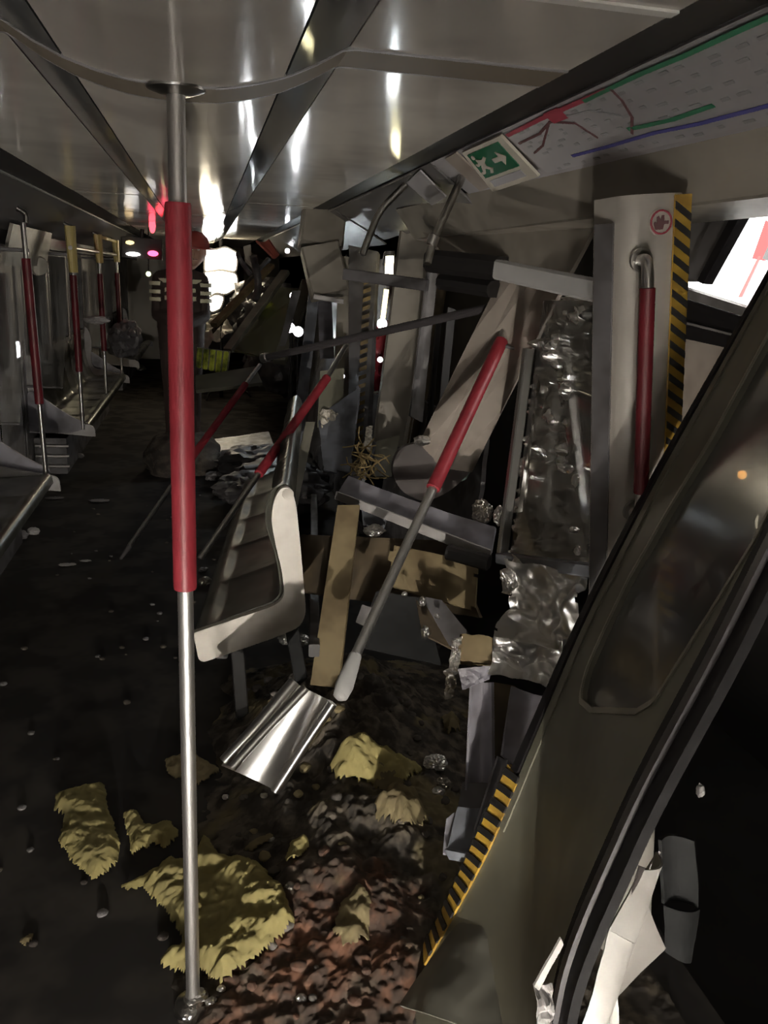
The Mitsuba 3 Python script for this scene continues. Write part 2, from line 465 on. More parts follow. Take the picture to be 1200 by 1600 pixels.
# left cove, wall, windows and the door half-way down
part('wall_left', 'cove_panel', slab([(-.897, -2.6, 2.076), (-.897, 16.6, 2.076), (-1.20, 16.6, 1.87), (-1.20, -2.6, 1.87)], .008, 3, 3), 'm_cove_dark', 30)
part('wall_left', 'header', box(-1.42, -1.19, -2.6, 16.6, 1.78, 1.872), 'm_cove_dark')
labels['wall_left'] = {'kind': 'structure', 'label': 'left side of the carriage'}
for (a, b) in [(-2.6, .3), (1.65, 5.38), (6.92, 10.52), (12.0, 16.6)]:
    part('wall_left', 'dado', box(-1.42, -1.375, a, b, 0, .92), 'm_greymid')
wn = 0
for (a, b) in [(1.75, 2.85), (3.0, 4.05), (4.2, 5.25), (7.10, 8.10), (8.25, 9.25), (9.4, 10.4), (12.1, 13.4), (13.6, 15.0)]:
    wn += 1
    w = struct('window_%d' % wn, cat(beam((-1.39, a, .93), (-1.39, b, .93), .05, .05), beam((-1.39, a, 1.76), (-1.39, b, 1.76), .05, .05),
               beam((-1.39, a, .93), (-1.39, a, 1.76), .05, .05, up=(0, 1, 0)), beam((-1.39, b, .93), (-1.39, b, 1.76), .05, .05, up=(0, 1, 0))), 'm_greydark', 'window in the left wall')
    part(w, 'pane', slab([(-1.40, a, .93), (-1.40, b, .93), (-1.40, b, 1.76), (-1.40, a, 1.76)], .006), 'm_glass')
for (a, b) in [(1.65, 1.75), (2.85, 3.0), (4.05, 4.2), (5.25, 5.38), (6.92, 7.10), (8.10, 8.25), (9.25, 9.4), (10.4, 10.52), (12.0, 12.1), (13.4, 13.6), (15.0, 16.6)]:
    part('wall_left', 'pillar', box(-1.41, -1.372, a, b, .92, 1.78), 'm_greywhite')
for k, (a, b) in enumerate([(.3, 1.65), (5.38, 6.92), (10.52, 12.0)]):
    d = struct('door_%d' % (k + 1), cat(box(-1.43, -1.385, a, a + .04, 0, 1.8), box(-1.43, -1.385, b - .04, b, 0, 1.8)), 'm_greydark', 'sliding door in the left wall')
    mid = (a + b) / 2
    for (p, q) in [(a + .04, mid - .008), (mid + .008, b - .04)]:
        lf = poly3([(p, .02), (q, .02), (q, 1.8), (p, 1.8)], .035, (-1.41, 0, 0), (0, 1, 0), (0, 0, 1), [[(p + .12, .85), (q - .12, .85), (q - .12, 1.6), (p + .12, 1.6)]])
        h = part(d, 'leaf', lf, 'm_greywhite')
        part(h, 'pane', slab([(-1.41, p + .12, .85), (-1.41, q - .12, .85), (-1.41, q - .12, 1.6), (-1.41, p + .12, 1.6)], .006), 'm_glass')
    part(d, 'seal', box(-1.43, -1.39, mid - .009, mid + .009, .02, 1.8), 'm_rubber')

# far end of the carriage with its gangway opening
ends = [box(-1.40, -.55, 16.5, 16.6, 0, 2.1), box(.75, 1.4, 16.5, 16.6, 0, 2.1), box(-.55, .75, 16.5, 16.6, 1.95, 2.1)]
struct('wall_far', cat(*ends), 'm_plywhite', 'pale end wall round the gangway')
struct('wall_gangway', box(-.7, .9, 18.2, 18.3, 0, 2.2), 'm_greymid', 'grey wall closing the gangway')


# ------------------------------------------------------------------ poles
def pole(label, a, b, sa, sb, r=.016, rs=.0235, flange=True, mat='m_steel', group=None, red='m_red'):
    """A grab pole from a to b with a red sleeve between the fractions sa and sb."""
    a, b = V(a), V(b)
    k = thing('grab_pole', label, 'grab pole', group)
    part(k, 'tube', tube([a, a + (b - a) * .5, b], r, 20), mat, 40)
    p, q = a + (b - a) * sa, a + (b - a) * sb
    part(k, 'red_sleeve', lathe([(r, 0), (rs * .97, 0), (rs, .006), (rs, .994), (rs * .97, 1), (r, 1)], p, q), red, 40, 'red plastic sleeve')
    if flange:
        part(k, 'flange', lathe([(r, 0), (.052, .0), (.050, .4), (.026, 1)], b, b - unit(b - a) * .014), 'm_steel_dull', 30)
        part(k, 'flange', lathe([(r, 0), (.045, .0), (.043, .5), (.022, 1)], a + unit(b - a) * .002, a + unit(b - a) * .03), 'm_steel_dull', 30)
    return k


cp = pole('upright centre grab pole of steel with a long red sleeve standing in the aisle', (-.042, 1.634, 0), (-.044, 1.634, 2.001), .535, .905, mat='m_steel_brushed')
# small crumple of foil and grit at the pole's foot
for i, (px, py) in enumerate([(305, 1555), (297, 1580)]):
    c = [(-0.034, 1.635, 0.030), (-0.050, 1.606, 0.015)][i]
    one('foil_scrap', ['shiny scrap of foil at the foot of the centre pole', 'smaller flattened foil scrap just in front of the centre pole foot'][i], 'foil scrap', crumple(c, [.022, .016][i], 11 + i, (1.2, 1, .8), 2), 'm_foil', False)

left_poles = [(5.33, 'nearest grab pole on the left, red sleeve, at the end of the first bench'), (7.0, 'second grab pole on the left, beside the grey bench end panel'),
              (8.75, 'third grab pole on the left, rising from the middle of the far bench'), (10.45, 'fourth and farthest grab pole on the left')]
for i, (y, lb) in enumerate(left_poles):
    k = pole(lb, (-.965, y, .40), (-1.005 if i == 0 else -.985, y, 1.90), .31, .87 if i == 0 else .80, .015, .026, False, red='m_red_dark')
    if i == 0:
        part(k, 'foot', lathe([(.016, 0), (.028, .1), (.028, .8), (.018, 1)], (-.965, y, .33), (-.965, y, .43)), 'm_steel_dull', 30)
    part(k, 'bracket', tube(bend([(-.985, y, 1.90), (-.985, y, 1.955), (-1.03, y, 1.975)], 5, .03), .016, 12), 'm_steel_dull', 40)


# ------------------------------------------------------------------ benches
def bench(label, y0, y1, O, D, U, L, ends=('m_greywhite', 'm_greywhite'), group=None, mat='m_seat_steel', prof=None, outl=None):
    """A six-seat metal bench. O: its front bottom corner, D: from front to back, U: up, L: along it; y0..y1 along L."""
    O, D, U, L = V(O), unit(D), unit(U), unit(L)
    k = thing('bench_seat', label, 'bench', group)
    n = y1 - y0
    prof = prof if prof is not None else bend([(-.01, .385), (.0, .445), (.36, .425), (.42, .62), (.445, .92), (.475, .955), (.50, .92)], 6, .05)
    pd = np.concatenate([[0], np.cumsum(np.linalg.norm(np.diff(prof, axis=0), axis=1))])
    s = np.linspace(0, pd[-1], 46)
    d, z = np.interp(s, pd, prof[:, 0]), np.interp(s, pd, prof[:, 1])
    m = max(8, int(n / .012))
    yy = np.linspace(y0, y1, m)
    dd, zz, ll = d[:, None] * np.ones((1, m)), z[:, None] * np.ones((1, m)), yy[None, :] * np.ones((46, 1))
    seat = np.abs(np.sin(np.pi * (ll - y0) / .43)) ** .5
    on = ((s > .10) & (s < pd[-1] - .10))[:, None]
    tz = np.gradient(z)[:, None] / (np.hypot(np.gradient(d), np.gradient(z))[:, None] + 1e-9)
    td = np.gradient(d)[:, None] / (np.hypot(np.gradient(d), np.gradient(z))[:, None] + 1e-9)
    h = np.where(on, -.016 * seat, 0)
    top = sstep(z.max() - .25, z.max() - .15, zz) * (ll * 0 + 1) * on
    h = h + top * .010 * np.cos(2 * np.pi * ll / .072)
    dd, zz = dd - tz * h, zz + td * h
    P = O + dd[..., None] * D + zz[..., None] * U + ll[..., None] * L
    part(k, 'seat_shell', solid(P, .006), mat, 50)
    part(k, 'frame', cat(beam(O + .05 * D + .39 * U + y0 * L, O + .05 * D + .39 * U + y1 * L, .04, .05, U), beam(O + .38 * D + .38 * U + y0 * L, O + .38 * D + .38 * U + y1 * L, .04, .05, U)), 'm_greydark')
    outl = outl if outl is not None else bend([(-.05, .33), (-.045, .42), (.20, .465), (.355, .50), (.385, .60), (.36, .78), (.385, .93), (.435, .985), (.48, .95), (.485, .88), (.50, .50), (.475, .40), (.30, .36), (-.05, .33)], 6, .05)[:, :2]
    for j, yv in enumerate((y0 - .014, y1 + .014)):
        if ends[j]:
            part(k, 'end_panel', poly3(outl, .026, O + yv * L, D, U), ends[j], False)
    return k


# left benches along the wall
for (a, b, lb) in [(1.75, 5.28, 'nearest bench along the left wall, mostly outside the frame'), (7.08, 10.42, 'metal bench along the left wall beyond the door, pale end panel'), (12.1, 15.4, 'farthest bench along the left wall')]:
    bench(lb, a, b, (-.93, 0, 0), (-1, 0, 0), (0, 0, 1), (0, 1, 0), mat='m_seat_steel' if a > 7 else 'm_seat_dark')
    k = 'bench_seat' if a < 2 else [x for x in labels if x.startswith('bench_seat')][-1]
    part(k, 'heater_box', box(-1.37, -1.12, a + .05, b, .0, .30), 'm_greydark')
    if 7 < a < 8:
        for i in range(3):
            part(k, 'grille_bar', beam((-1.10, a + .035, .07 + i * .085), (-1.36, a + .035, .07 + i * .085), .022, .022), 'm_alu')
    # draught screen: a tall pane with a rounded lower panel at the bench's ends
for (y, lb) in [(5.36, 'tall glass draught screen beside the nearest left grab pole'), (7.00, 'tall glass draught screen beside the second left grab pole'), (10.5, 'far glass draught screen at the end of the left bench')]:
    k = thing('draught_screen', lb, 'draught screen')
    part(k, 'pane', slab([(-1.37, y, .74), (-1.10, y, .74), (-.99, y, 1.74), (-1.37, y, 1.74)], .008), 'm_dirtyglass')
    part(k, 'frame', cat(beam((-1.37, y, .735), (-1.10, y, .735), .016, .016), beam((-1.37, y, 1.75), (-.985, y, 1.75), .022, .022)), 'm_greydark')
    lo = bend([(0, .37), (.30, .37), (.41, .40), (.43, .45), (.33, .50), (.22, .57), (.12, .65), (0, .72), (0, .37)], 6, .06)[:, :2]
    part(k, 'lower_panel', poly3([(-1.37 + x, z) for x, z in lo], .022, (0, y, 0), (1, 0, 0), (0, 0, 1)), 'm_lilac')

# the right bench, torn loose, rolled forward into the aisle
SEAT_PROF = bend([(-.044, .43), (-.046, .478), (.124, .537), (.236, .577), (.258, .612), (.248, .697), (.227, .792), (.208, .884), (.216, .953), (.244, 1.007), (.279, 1.004), (.297, .941)], 5, .03)
SEAT_END = bend([(-.046, .48), (.124, .536), (.239, .573), (.270, .608), (.257, .704), (.234, .798), (.218, .890), (.226, .958), (.251, 1.003), (.286, .998), (.304, .935), (.320, .796), (.337, .630), (.346, .544), (.327, .488), (.236, .450), (.101, .405), (-.027, .362), (-.046, .48)], 5, .03)[:, :2]
bench('torn-loose metal bench with a cream L-shaped end panel tipped into the aisle', 0.0, 2.15, (0, 2.76, 0), (1, 0, 0), (0, 0, 1), (.125, 1, 0), ('m_seat_end', None), mat='m_seat_dark', prof=SEAT_PROF[:, :2], outl=SEAT_END)
kb = [x for x in labels if x.startswith('bench_seat')][-1]
part(kb, 'bolt_cap', lathe([(.0, 0), (.02, .02), (.02, .8), (.014, 1)], (0.273, 2.742, 0.975), (0.271, 2.725, 0.980), 16), 'm_seat_end', 40)
part(kb, 'leg', beam((.10, 2.86, .46), (.13, 2.90, .03), .05, .03, up=(0, 1, 0)), 'm_black')
part(kb, 'leg', beam((.30, 2.86, .46), (.38, 2.92, .05), .05, .03, up=(0, 1, 0)), 'm_cloth_dim')

# ------------------------------------------------------------------ door post with hazard edge, grab handle, sticker
k = thing('door_post', 'off-white rounded door post with black and yellow hazard edge, right of centre', 'door post')
p0, p1 = V(1.084, 1.665, .02), V(.879, 1.665, 1.885)     # the post leans inward
ax = unit(p1 - p0)
sx = unit(np.cross(V(0, 1, 0), ax))                        # across the post, to the right
o_l = [(-.072, .075), (-.072, -.02), (-.066, -.037), (-.055, -.050), (-.035, -.06), (.03, -.06), (.05, -.055), (.062, -.042), (.066, -.03), (.066, .075)]
m = trimesh.creation.extrude_polygon(Polygon(o_l), np.linalg.norm(p1 - p0), engine='earcut')
v = m.vertices.copy()
m.vertices = p0 + v[:, :1] * sx + v[:, 1:2] * V(0, 1, 0) + v[:, 2:] * ax
part(k, 'body', m, 'm_post', 45)


def on_post(s, x, y=-.0635):
    """A point on the post: s along it, x across, y in front of its middle."""
    return p0 + ax * s + sx * x + V(0, y, 0)


PL = np.linalg.norm(p1 - p0)
part(k, 'hazard_tape', slab([on_post(.80, .034, -.0635), on_post(.80, .070, -.0635), on_post(PL - .004, .070, -.0635), on_post(PL - .004, .034, -.0635)], .005), 'm_yellow', False, 'yellow hazard strip')
for i in range(31):
    s = .80 + i * .034
    if s + .05 < PL:
        part(k, 'stripe', slab([on_post(s + .026, .0345, -.0665), on_post(s, .0695, -.0665), on_post(s + .015, .0695, -.0665), on_post(s + .041, .0345, -.0665)], .003), 'm_black')
part(k, 'edge_strip', slab([on_post(.05, -.073, -.02), on_post(.05, -.090, .03), on_post(PL - .05, -.090, .03), on_post(PL - .05, -.073, -.02)], .006), 'm_greydark')

# the grab handle: its bar, with grip and flanges as its own pieces
ha, hb = on_post(1.225, -.036, -.062), on_post(1.752, -.036, -.062)
out = V(-.020, -.070, 0)
hd = part(k, 'grab_handle', tube(bend([ha, ha + out, hb + out, hb], 8, .055), .0115, 16), 'm_steel', 40, 'bent steel grab handle with a dark red grip')
q0, q1 = ha + out, hb + out
part(hd, 'grip', lathe([(.0115, 0), (.0150, .004), (.0150, .996), (.0115, 1)], q0 + (q1 - q0) * .11, q0 + (q1 - q0) * .90), 'm_red_dark', 40, 'dark red grip')
for q in (ha, hb):
    part(hd, 'flange', lathe([(.012, 0), (.024, .1), (.024, .8), (.018, 1)], q + V(0, .001, 0), q - V(0, .010, 0), 20), 'm_steel_dull', 40)

sc = on_post(1.822, .006, -.0615)
st = part(k, 'sticker', lathe([(.0, 0), (.026, .02), (.026, 1), (0, 1)], sc, sc + V(0, -.002, 0), 28), 'm_post', False, 'small round red-ringed warning sticker')
th_ = np.linspace(0, 2 * np.pi, 40)
part(st, 'ring', tube([sc + sx * .022 * math.cos(a) + ax * .022 * math.sin(a) + V(0, -.003, 0) for a in th_], .0020, 6, False), 'm_mapred')
part(st, 'hand_symbol', poly3([(-.012, -.014), (.004, -.014), (.006, -.004), (.016, -.004), (.016, .002), (.006, .003), (.006, .013), (.001, .013), (-.001, .004), (-.006, .012), (-.010, .010), (-.009, -.002), (-.014, .002), (-.016, -.002)], .002, sc + V(0, -.003, 0), sx, ax), 'm_mapbrown')

# ------------------------------------------------------------------ the line map on the cove panel
lm = thing('line_map', 'long printed railway line map with green, red and blue lines on the right cove panel', 'map')
part(lm, 'board', slab([cove_pt(.30, .06, .0055), cove_pt(2.28, .06, .0055), cove_pt(2.28, .93, .0055), cove_pt(.30, .93, .0055)], .003, 16, 3), 'm_map')


def mapline(pts, w, mat, nm):
    """A coloured line printed on the map, through (y, s) points."""
    P = [cove_pt(y, s, .0085) for y, s in pts]
    nrm = unit(np.cross(CV[1] - CV[0], CV[3] - CV[0]))
    ms = [beam(a + unit(a - b) * w * .4, b + unit(b - a) * w * .4, w, .0016, nrm, .0003) for a, b in zip(P, P[1:])]
    part(lm, nm, cat(*ms), mat)


def cove_px(p):
    """(y, s) on the cove of a point near it."""
    y = p[1]
    a = cove_pt(y, 0)
    b = cove_pt(y, 1)
    return y, float(np.dot(V(p) - a, b - a) / np.dot(b - a, b - a))


mapline([(1.78, .085), (1.66, .07), (1.53, .06), (1.40, .07), (1.25, .06), (.60, .05)], .010, 'm_mapgreen', 'green_line')
mapline([(1.74, .60), (1.68, .62), (1.58, .64), (1.45, .62)], .010, 'm_mapgreen', 'green_line')
mapline([(1.66, .07), (1.665, .25), (1.69, .47), (1.745, .66)], .007, 'm_mapbrown', 'brown_line')
mapline([(2.25, .10), (2.01, .07), (1.91, .07), (1.68, .07)], .012, 'm_mapred', 'red_line')
mapline([(2.24, .29), (2.09, .26), (1.99, .16), (1.90, .30), (1.88, .58)], .007, 'm_mapbrown', 'brown_line')
mapline([(2.00, .17), (2.14, .45), (2.22, .52)], .006, 'm_mapbrown', 'brown_line')
mapline([(1.98, .15), (1.80, .22), (1.72, .40)], .005, 'm_mapgrey', 'grey_line')
mapline([(2.06, .745), (1.87, .75), (1.68, .735), (1.53, .77), (1.35, .775), (.60, .78)], .009, 'm_mapblue', 'blue_line')
part(lm, 'red_interchange', slab([cove_pt(1.98, .02, .0088), cove_pt(1.90, .02, .0088), cove_pt(1.90, .20, .0088), cove_pt(1.98, .20, .0088)], .0016), 'm_mapred')
r_ = np.random.default_rng(3)
tk = []
for row, (s0, sd) in enumerate([(.15, .03), (.28, .06), (.42, .05), (.55, .04), (.86, .02)]):
    for i in range(26):
        y = 2.2 - i * .07 + r_.uniform(-.02, .02)
        s = s0 + r_.uniform(-sd, sd)
        w = r_.uniform(.014, .035)
        tk.append(slab([cove_pt(y, s, .0080), cove_pt(y - w, s, .0080), cove_pt(y - w, s + .035, .0080), cove_pt(y, s + .035, .0080)], .0012))
part(lm, 'station_names', cat(*tk), 'm_mapgrey')
labels[[x for x in scene if x.startswith('line_map__station_names')][0]] = {'label': 'small blurred grey station marks', 'kind': 'stuff'}

# the green emergency sign, hanging askew from the cove
sg = thing('emergency_sign', 'green and white emergency sign hanging askew from the right cove, beside the line map', 'sign')
SG = [cove_pt(2.60, .02, .016), cove_pt(2.255, .02, .016), cove_pt(2.265, .83, .030), cove_pt(2.66, .93, .030)]


def on_sign(a, b, off):
    """A point on the sign: a from its left (0) to right (1), b from top (0) to bottom (1)."""
    p = SG[0] * (1 - a) * (1 - b) + SG[1] * a * (1 - b) + SG[2] * a * b + SG[3] * (1 - a) * b
    return p + unit(np.cross(SG[3] - SG[0], SG[1] - SG[0])) * off * SGN


SGN = 1.0 if np.cross(SG[3] - SG[0], SG[1] - SG[0])[2] < 0 else -1.0
sq = lambda a0, a1, b0, b1, off, t=.003: slab([on_sign(a0, b0, off), on_sign(a1, b0, off), on_sign(a1, b1, off), on_sign(a0, b1, off)], t)
part(sg, 'board', sq(0, 1, 0, 1, 0, .008), 'm_plywhite')
part(sg, 'green_field', sq(.10, .88, .08, .66, .0055, .003), 'm_green')


def sign_poly(pts, off):
    v = [on_sign(a, b, off) for a, b in pts]
    w = [on_sign(a, b, off + .002) for a, b in pts]
    n = len(v)
    tri = trimesh.creation.triangulate_polygon(Polygon(pts), engine='earcut')
    tv, tf = tri
    A = np.array([on_sign(a, b, off + .002) for a, b in tv])
    B = np.array([on_sign(a, b, off) for a, b in tv])
    return trimesh.Trimesh(np.vstack([A, B]), np.vstack([tf, tf[:, ::-1] + len(A)]), process=False)


# white symbols: a running figure, an arrow
part(sg, 'running_figure', cat(sign_poly([(.20 + .035 * math.cos(t), .17 + .05 * math.sin(t)) for t in np.linspace(0, 6.28, 14)[:-1]], .0075),
     sign_poly([(.22, .22), (.33, .27), (.42, .22), (.45, .27), (.34, .35), (.33, .42), (.42, .50), (.36, .60), (.31, .58), (.35, .51), (.27, .45), (.20, .56), (.12, .56), (.12, .51), (.18, .50), (.24, .36), (.17, .38), (.13, .33), (.16, .30), (.21, .32)], .0075)), 'm_plywhite', False, 'white running figure')
part(sg, 'arrow', sign_poly([(.54, .33), (.70, .33), (.70, .22), (.83, .38), (.70, .54), (.70, .43), (.54, .43)], .0075), 'm_plywhite', False, 'white arrow')
part(sg, 'caption_band', sq(.14, .84, .74, .90, .0055, .002), 'm_map')
one('sticker_strip', 'narrow beige plate left of the green emergency sign', 'plate', slab([cove_pt(2.80, .02, .010), cove_pt(2.665, .0, .010), cove_pt(2.66, .86, .020), cove_pt(2.79, .90, .020)], .006), 'm_board')
one('cove_patch', 'mauve-grey loose patch on the cove left of the green sign', 'plate', slab([cove_pt(3.42, .18, .012), cove_pt(3.13, .02, .012), cove_pt(3.11, .80, .03), cove_pt(3.36, .95, .03)], .006, 6, 6, .01, 6, 2), 'm_cove')

# bent steel rail brackets hanging from the cove
b1 = thing('rail_bracket', 'bent steel rail bracket hanging below the green sign', 'bracket')
part(b1, 'arm', tube(bend([(0.846, 2.860, 2.035), (0.742, 2.800, 1.820), (0.724, 2.780, 1.750)], 6, .03), .0135, 14), 'm_steel_dull', 40)
part(b1, 'elbow', lathe([(.014, 0), (.019, .1), (.019, .9), (.014, 1)], (0.749, 2.800, 1.844), (0.737, 2.800, 1.807)), 'm_steel', 40)
b2 = thing('rail_bracket', 'second bent rail bracket further in, thin and darker', 'bracket')
part(b2, 'arm', tube(bend([(0.801, 3.500, 2.064), (0.696, 3.500, 1.955), (0.627, 3.460, 1.783)], 6, .05), .014, 14), 'm_steel_dull', 40)

# ------------------------------------------------------------------ torn window bay right of centre
# white bar sticking out in front of the pillar board
one('white_bar', 'pale grey plastic bar sticking out left from the door post', 'bar', beam((0.785, 2.250, 1.735), (0.893, 1.800, 1.690), .030, .052, (0, 0, 1), .006), 'm_white_grey')

# the pillar board: a long pale board leaning from upper right to lower left behind the fallen pole
bd = thing('leaning_board', 'long pale board leaning behind the fallen red-sleeved pole', 'board')
part(bd, 'board', slab([(1.220, 2.620, 1.872), (1.116, 3.050, 1.780), (0.864, 3.420, 0.936), (1.117, 3.320, 0.923)], .025, 4, 4), 'm_board')
tp_ = [(0.885, 3.360, 1.038), (0.795, 3.360, 1.010), (0.767, 3.360, 0.913), (0.816, 3.360, 0.820), (0.922, 3.360, 0.768), (1.033, 3.360, 0.819), (1.130, 3.360, 0.913), (1.168, 3.360, 1.018)]
part(bd, 'rounded_end', poly3(bend([V(q[0], q[2], 0) for q in tp_ + [tp_[0]]], 6, .05)[:, :2], .03, (0, 3.37, 0), (1, 0, 0), (0, 0, 1)), 'm_mauve', False, 'dark mauve rounded lower end')
# beige window-head panel, triangular
wh = thing('window_head', 'beige window head panel under the header, left of the door post', 'panel')
part(wh, 'panel', slab([(1.121, 2.360, 1.886), (0.970, 3.850, 1.906), (1.026, 3.600, 1.806), (1.120, 2.550, 1.714)], .015, 10, 10, .01, 4, 4), 'm_beige', 30)
one('dark_housing', 'black plastic housing under the window head, left of the white bar', 'housing', cat(beam((0.866, 3.250, 1.769), (1.048, 2.950, 1.749), .10, .085, bev=.02), beam((0.921, 3.280, 1.694), (1.055, 3.050, 1.676), .08, .06, bev=.02)), 'm_black')

# frame with crumpled foil behind its pane, left of the door post
fr = thing('window_frame', 'grey metal window frame with a torn film pane, left of the door post', 'window frame')
fa, fb, fc, fd = V((0.966, 2.360, 1.564)), V((0.937, 1.980, 1.856)), V((0.991, 1.930, 0.986)), V((0.914, 2.360, 0.871))
part(fr, 'upright', beam((0.955, 2.400, 1.514), (0.914, 2.360, 0.867), .030, .030, (0, 1, 0)), 'm_alu', False, 'bright metal upright')
part(fr, 'upright', beam((0.887, 1.840, 1.839), (0.985, 1.800, 0.833), .026, .030, (0, 1, 0)), 'm_greydark')
part(fr, 'sill', beam((0.910, 2.360, 0.863), (0.982, 1.860, 0.999), .035, .035), 'm_bluegrey')
part(fr, 'inner_strip', slab([(1.006, 2.410, 1.456), (1.032, 2.390, 1.450), (0.994, 2.390, 1.005), (0.972, 2.410, 0.999)], .006, 8, 20, .010, 9, 2, ridged=True), 'm_foil_dull')
part(fr, 'pane', slab([(1.005, 2.440, 1.655), (0.989, 2.040, 1.668), (1.040, 2.020, 0.966), (0.975, 2.440, 0.847)], .004), 'm_dirtyglass')
part(fr, 'bolt', beam((0.924, 1.800, 1.091), (0.927, 1.800, 1.073), .014, .014, (0, 1, 0)), 'm_black')
part(fr, 'bolt', beam((0.881, 1.780, 1.623), (0.884, 1.780, 1.603), .010, .010, (0, 1, 0)), 'm_black')
one('foil_lining', 'dark creased foil lining behind the torn film pane', 'foil', slab([(1.047, 2.500, 1.654), (1.029, 2.120, 1.700), (1.084, 2.080, 0.932), (1.013, 2.520, 0.805)], .002, 70, 120, .060, 10, 4, ridged=True, octaves=4), 'm_foil', False)
one('foil_tuft', 'bright foil tuft inside the window frame near its lower right', 'foil', crumple((0.912, 1.960, 1.246), .016, 3, (1.3, 1, .7), 2), 'm_foil')
one('foil_tuft', 'small foil tuft by the right upright of the window frame', 'foil', crumple((0.933, 1.940, 1.220), .012, 5, (.7, 1, 1.3), 2), 'm_foil')
one('foil_tuft', 'tiny foil fleck low on the right inside of the window frame', 'foil', crumple((0.936, 1.920, 1.092), .009, 6, (1.4, 1, .8), 2), 'm_foil')
one('foil_tuft', 'small foil fleck above the bolt at the window frame corner', 'foil', crumple((0.942, 1.900, 1.042), .009, 8, (.8, 1, 1.4), 2), 'm_foil')

# the big bright foil sheet under the sill
fs = thing('foil_blanket', 'large bright crumpled foil sheet hanging below the window sill', 'foil')
part(fs, 'sheet', slab([(0.838, 2.120, 0.940), (0.991, 1.900, 0.991), (0.949, 1.850, 0.756), (0.767, 1.990, 0.756)], .002, 50, 60, .075, 4.5, 21, .045, ridged=True, ragged=.04, octaves=3), 'm_foil', 25)
part(fs, 'turned_hem', slab([(0.762, 1.970, 0.777), (0.952, 1.845, 0.773), (0.940, 1.830, 0.667), (0.749, 1.950, 0.676)], .002, 50, 30, .040, 6.5, 27, .02, ridged=True, octaves=3), 'm_foil', 20)
part(fs, 'peak', slab([(0.859, 2.140, 0.952), (0.877, 2.090, 0.934), (0.839, 2.060, 0.858), (0.823, 2.120, 0.844)], .002, 18, 18, .03, 14, 2, ridged=True), 'm_foil')
one('wool_block', 'brown insulation block beside the bright foil sheet', 'insulation block', slab([(0.715, 2.100, 0.716), (0.801, 2.060, 0.722), (0.789, 2.020, 0.663), (0.696, 2.060, 0.660)], .07, 14, 14, .012, 14, 3), 'm_wood', 30)
one('foil_curl', 'thin curl of bright foil left of the brown insulation block', 'foil', slab([(0.672, 2.060, 0.728), (0.701, 2.060, 0.739), (0.685, 2.020, 0.645), (0.656, 2.020, 0.631)], .002, 16, 26, .03, 18, 6, ridged=True), 'm_foil')
one('foil_curl', 'second thin curl of foil, lower, left of the crushed panels', 'foil', slab([(0.647, 2.030, 0.650), (0.668, 2.020, 0.669), (0.677, 2.000, 0.581), (0.651, 2.000, 0.578)], .002, 14, 20, .025, 18, 9, ridged=True), 'm_foil_dull')
one('foil_curl', 'white-grey foil fold between the brown block and the crushed panels', 'foil', slab([(0.684, 2.020, 0.657), (0.770, 1.980, 0.684), (0.755, 1.960, 0.652), (0.687, 1.980, 0.614)], .002, 20, 14, .02, 12, 12, ridged=True), 'm_lilac')

# crushed lilac-grey panels below the foil
cm = thing('crushed_metal', 'crushed grey-blue metal wall lining in curled strips below the bright foil sheet', 'crushed metal')
part(cm, 'strip', slab([(0.717, 2.000, 0.637), (0.770, 1.970, 0.638), (0.736, 1.800, 0.403), (0.668, 1.830, 0.399)], .008, 14, 26, .016, 5, 3, .03), 'm_lilac', 40, 'tall curved grey-blue strip panel below the foil, on the left')
part(cm, 'channel', slab([(0.790, 2.020, 0.611), (0.852, 2.000, 0.606), (0.789, 1.840, 0.371), (0.731, 1.860, 0.363)], .008, 10, 20, .012, 6, 7), 'm_wood_dark', 40, 'dark channel panel between the two grey strip panels')
part(cm, 'broad_sheet', slab([(0.820, 1.960, 0.629), (0.951, 1.840, 0.646), (0.819, 1.740, 0.484), (0.755, 1.820, 0.504)], .01, 20, 20, .02, 4, 9, .03), 'm_lilac', 40, 'broad grey panel below the foil, on the right, darkening to brown')
part(cm, 'stained_lining', slab([(0.844, 1.990, 0.535), (0.976, 1.860, 0.647), (0.861, 1.800, 0.411), (0.788, 1.860, 0.377)], .01, 12, 12, .02, 5, 13), 'm_wood_dark', 40, 'brown-stained lining behind the broad grey panel')
part(cm, 'strap', slab([(0.712, 1.740, 0.554), (0.736, 1.720, 0.553), (0.660, 1.620, 0.412), (0.627, 1.640, 0.415)], .008, 8, 24, .02, 6, 15, .012), 'm_lilac', 40, 'narrow pale strap running down to the blue-grey box')
bx_ = thing('crushed_box', 'crushed blue-grey metal box at the foot of the hazard-striped edge', 'crushed box')
part(bx_, 'side', slab([(0.611, 1.720, 0.429), (0.680, 1.640, 0.491), (0.621, 1.560, 0.405), (0.563, 1.640, 0.368)], .012, 16, 16, .02, 7, 4, .02), 'm_bluegrey', 40)
part(bx_, 'flange', slab([(0.584, 1.720, 0.398), (0.606, 1.720, 0.414), (0.581, 1.660, 0.376), (0.564, 1.660, 0.341)], .01, 8, 14, .02, 9, 5), 'm_lilac', 40)
part(bx_, 'lip', slab([(0.561, 1.645, 0.371), (0.617, 1.550, 0.417), (0.607, 1.550, 0.394), (0.571, 1.630, 0.353)], .01, 14, 5, .008, 9, 6), 'm_bluegrey', 40)
part(bx_, 'core', slab([(0.677, 1.860, 0.397), (0.726, 1.800, 0.433), (0.705, 1.740, 0.362), (0.645, 1.800, 0.344)], .03, 8, 8, .02, 8, 8), 'm_greydark', 40)

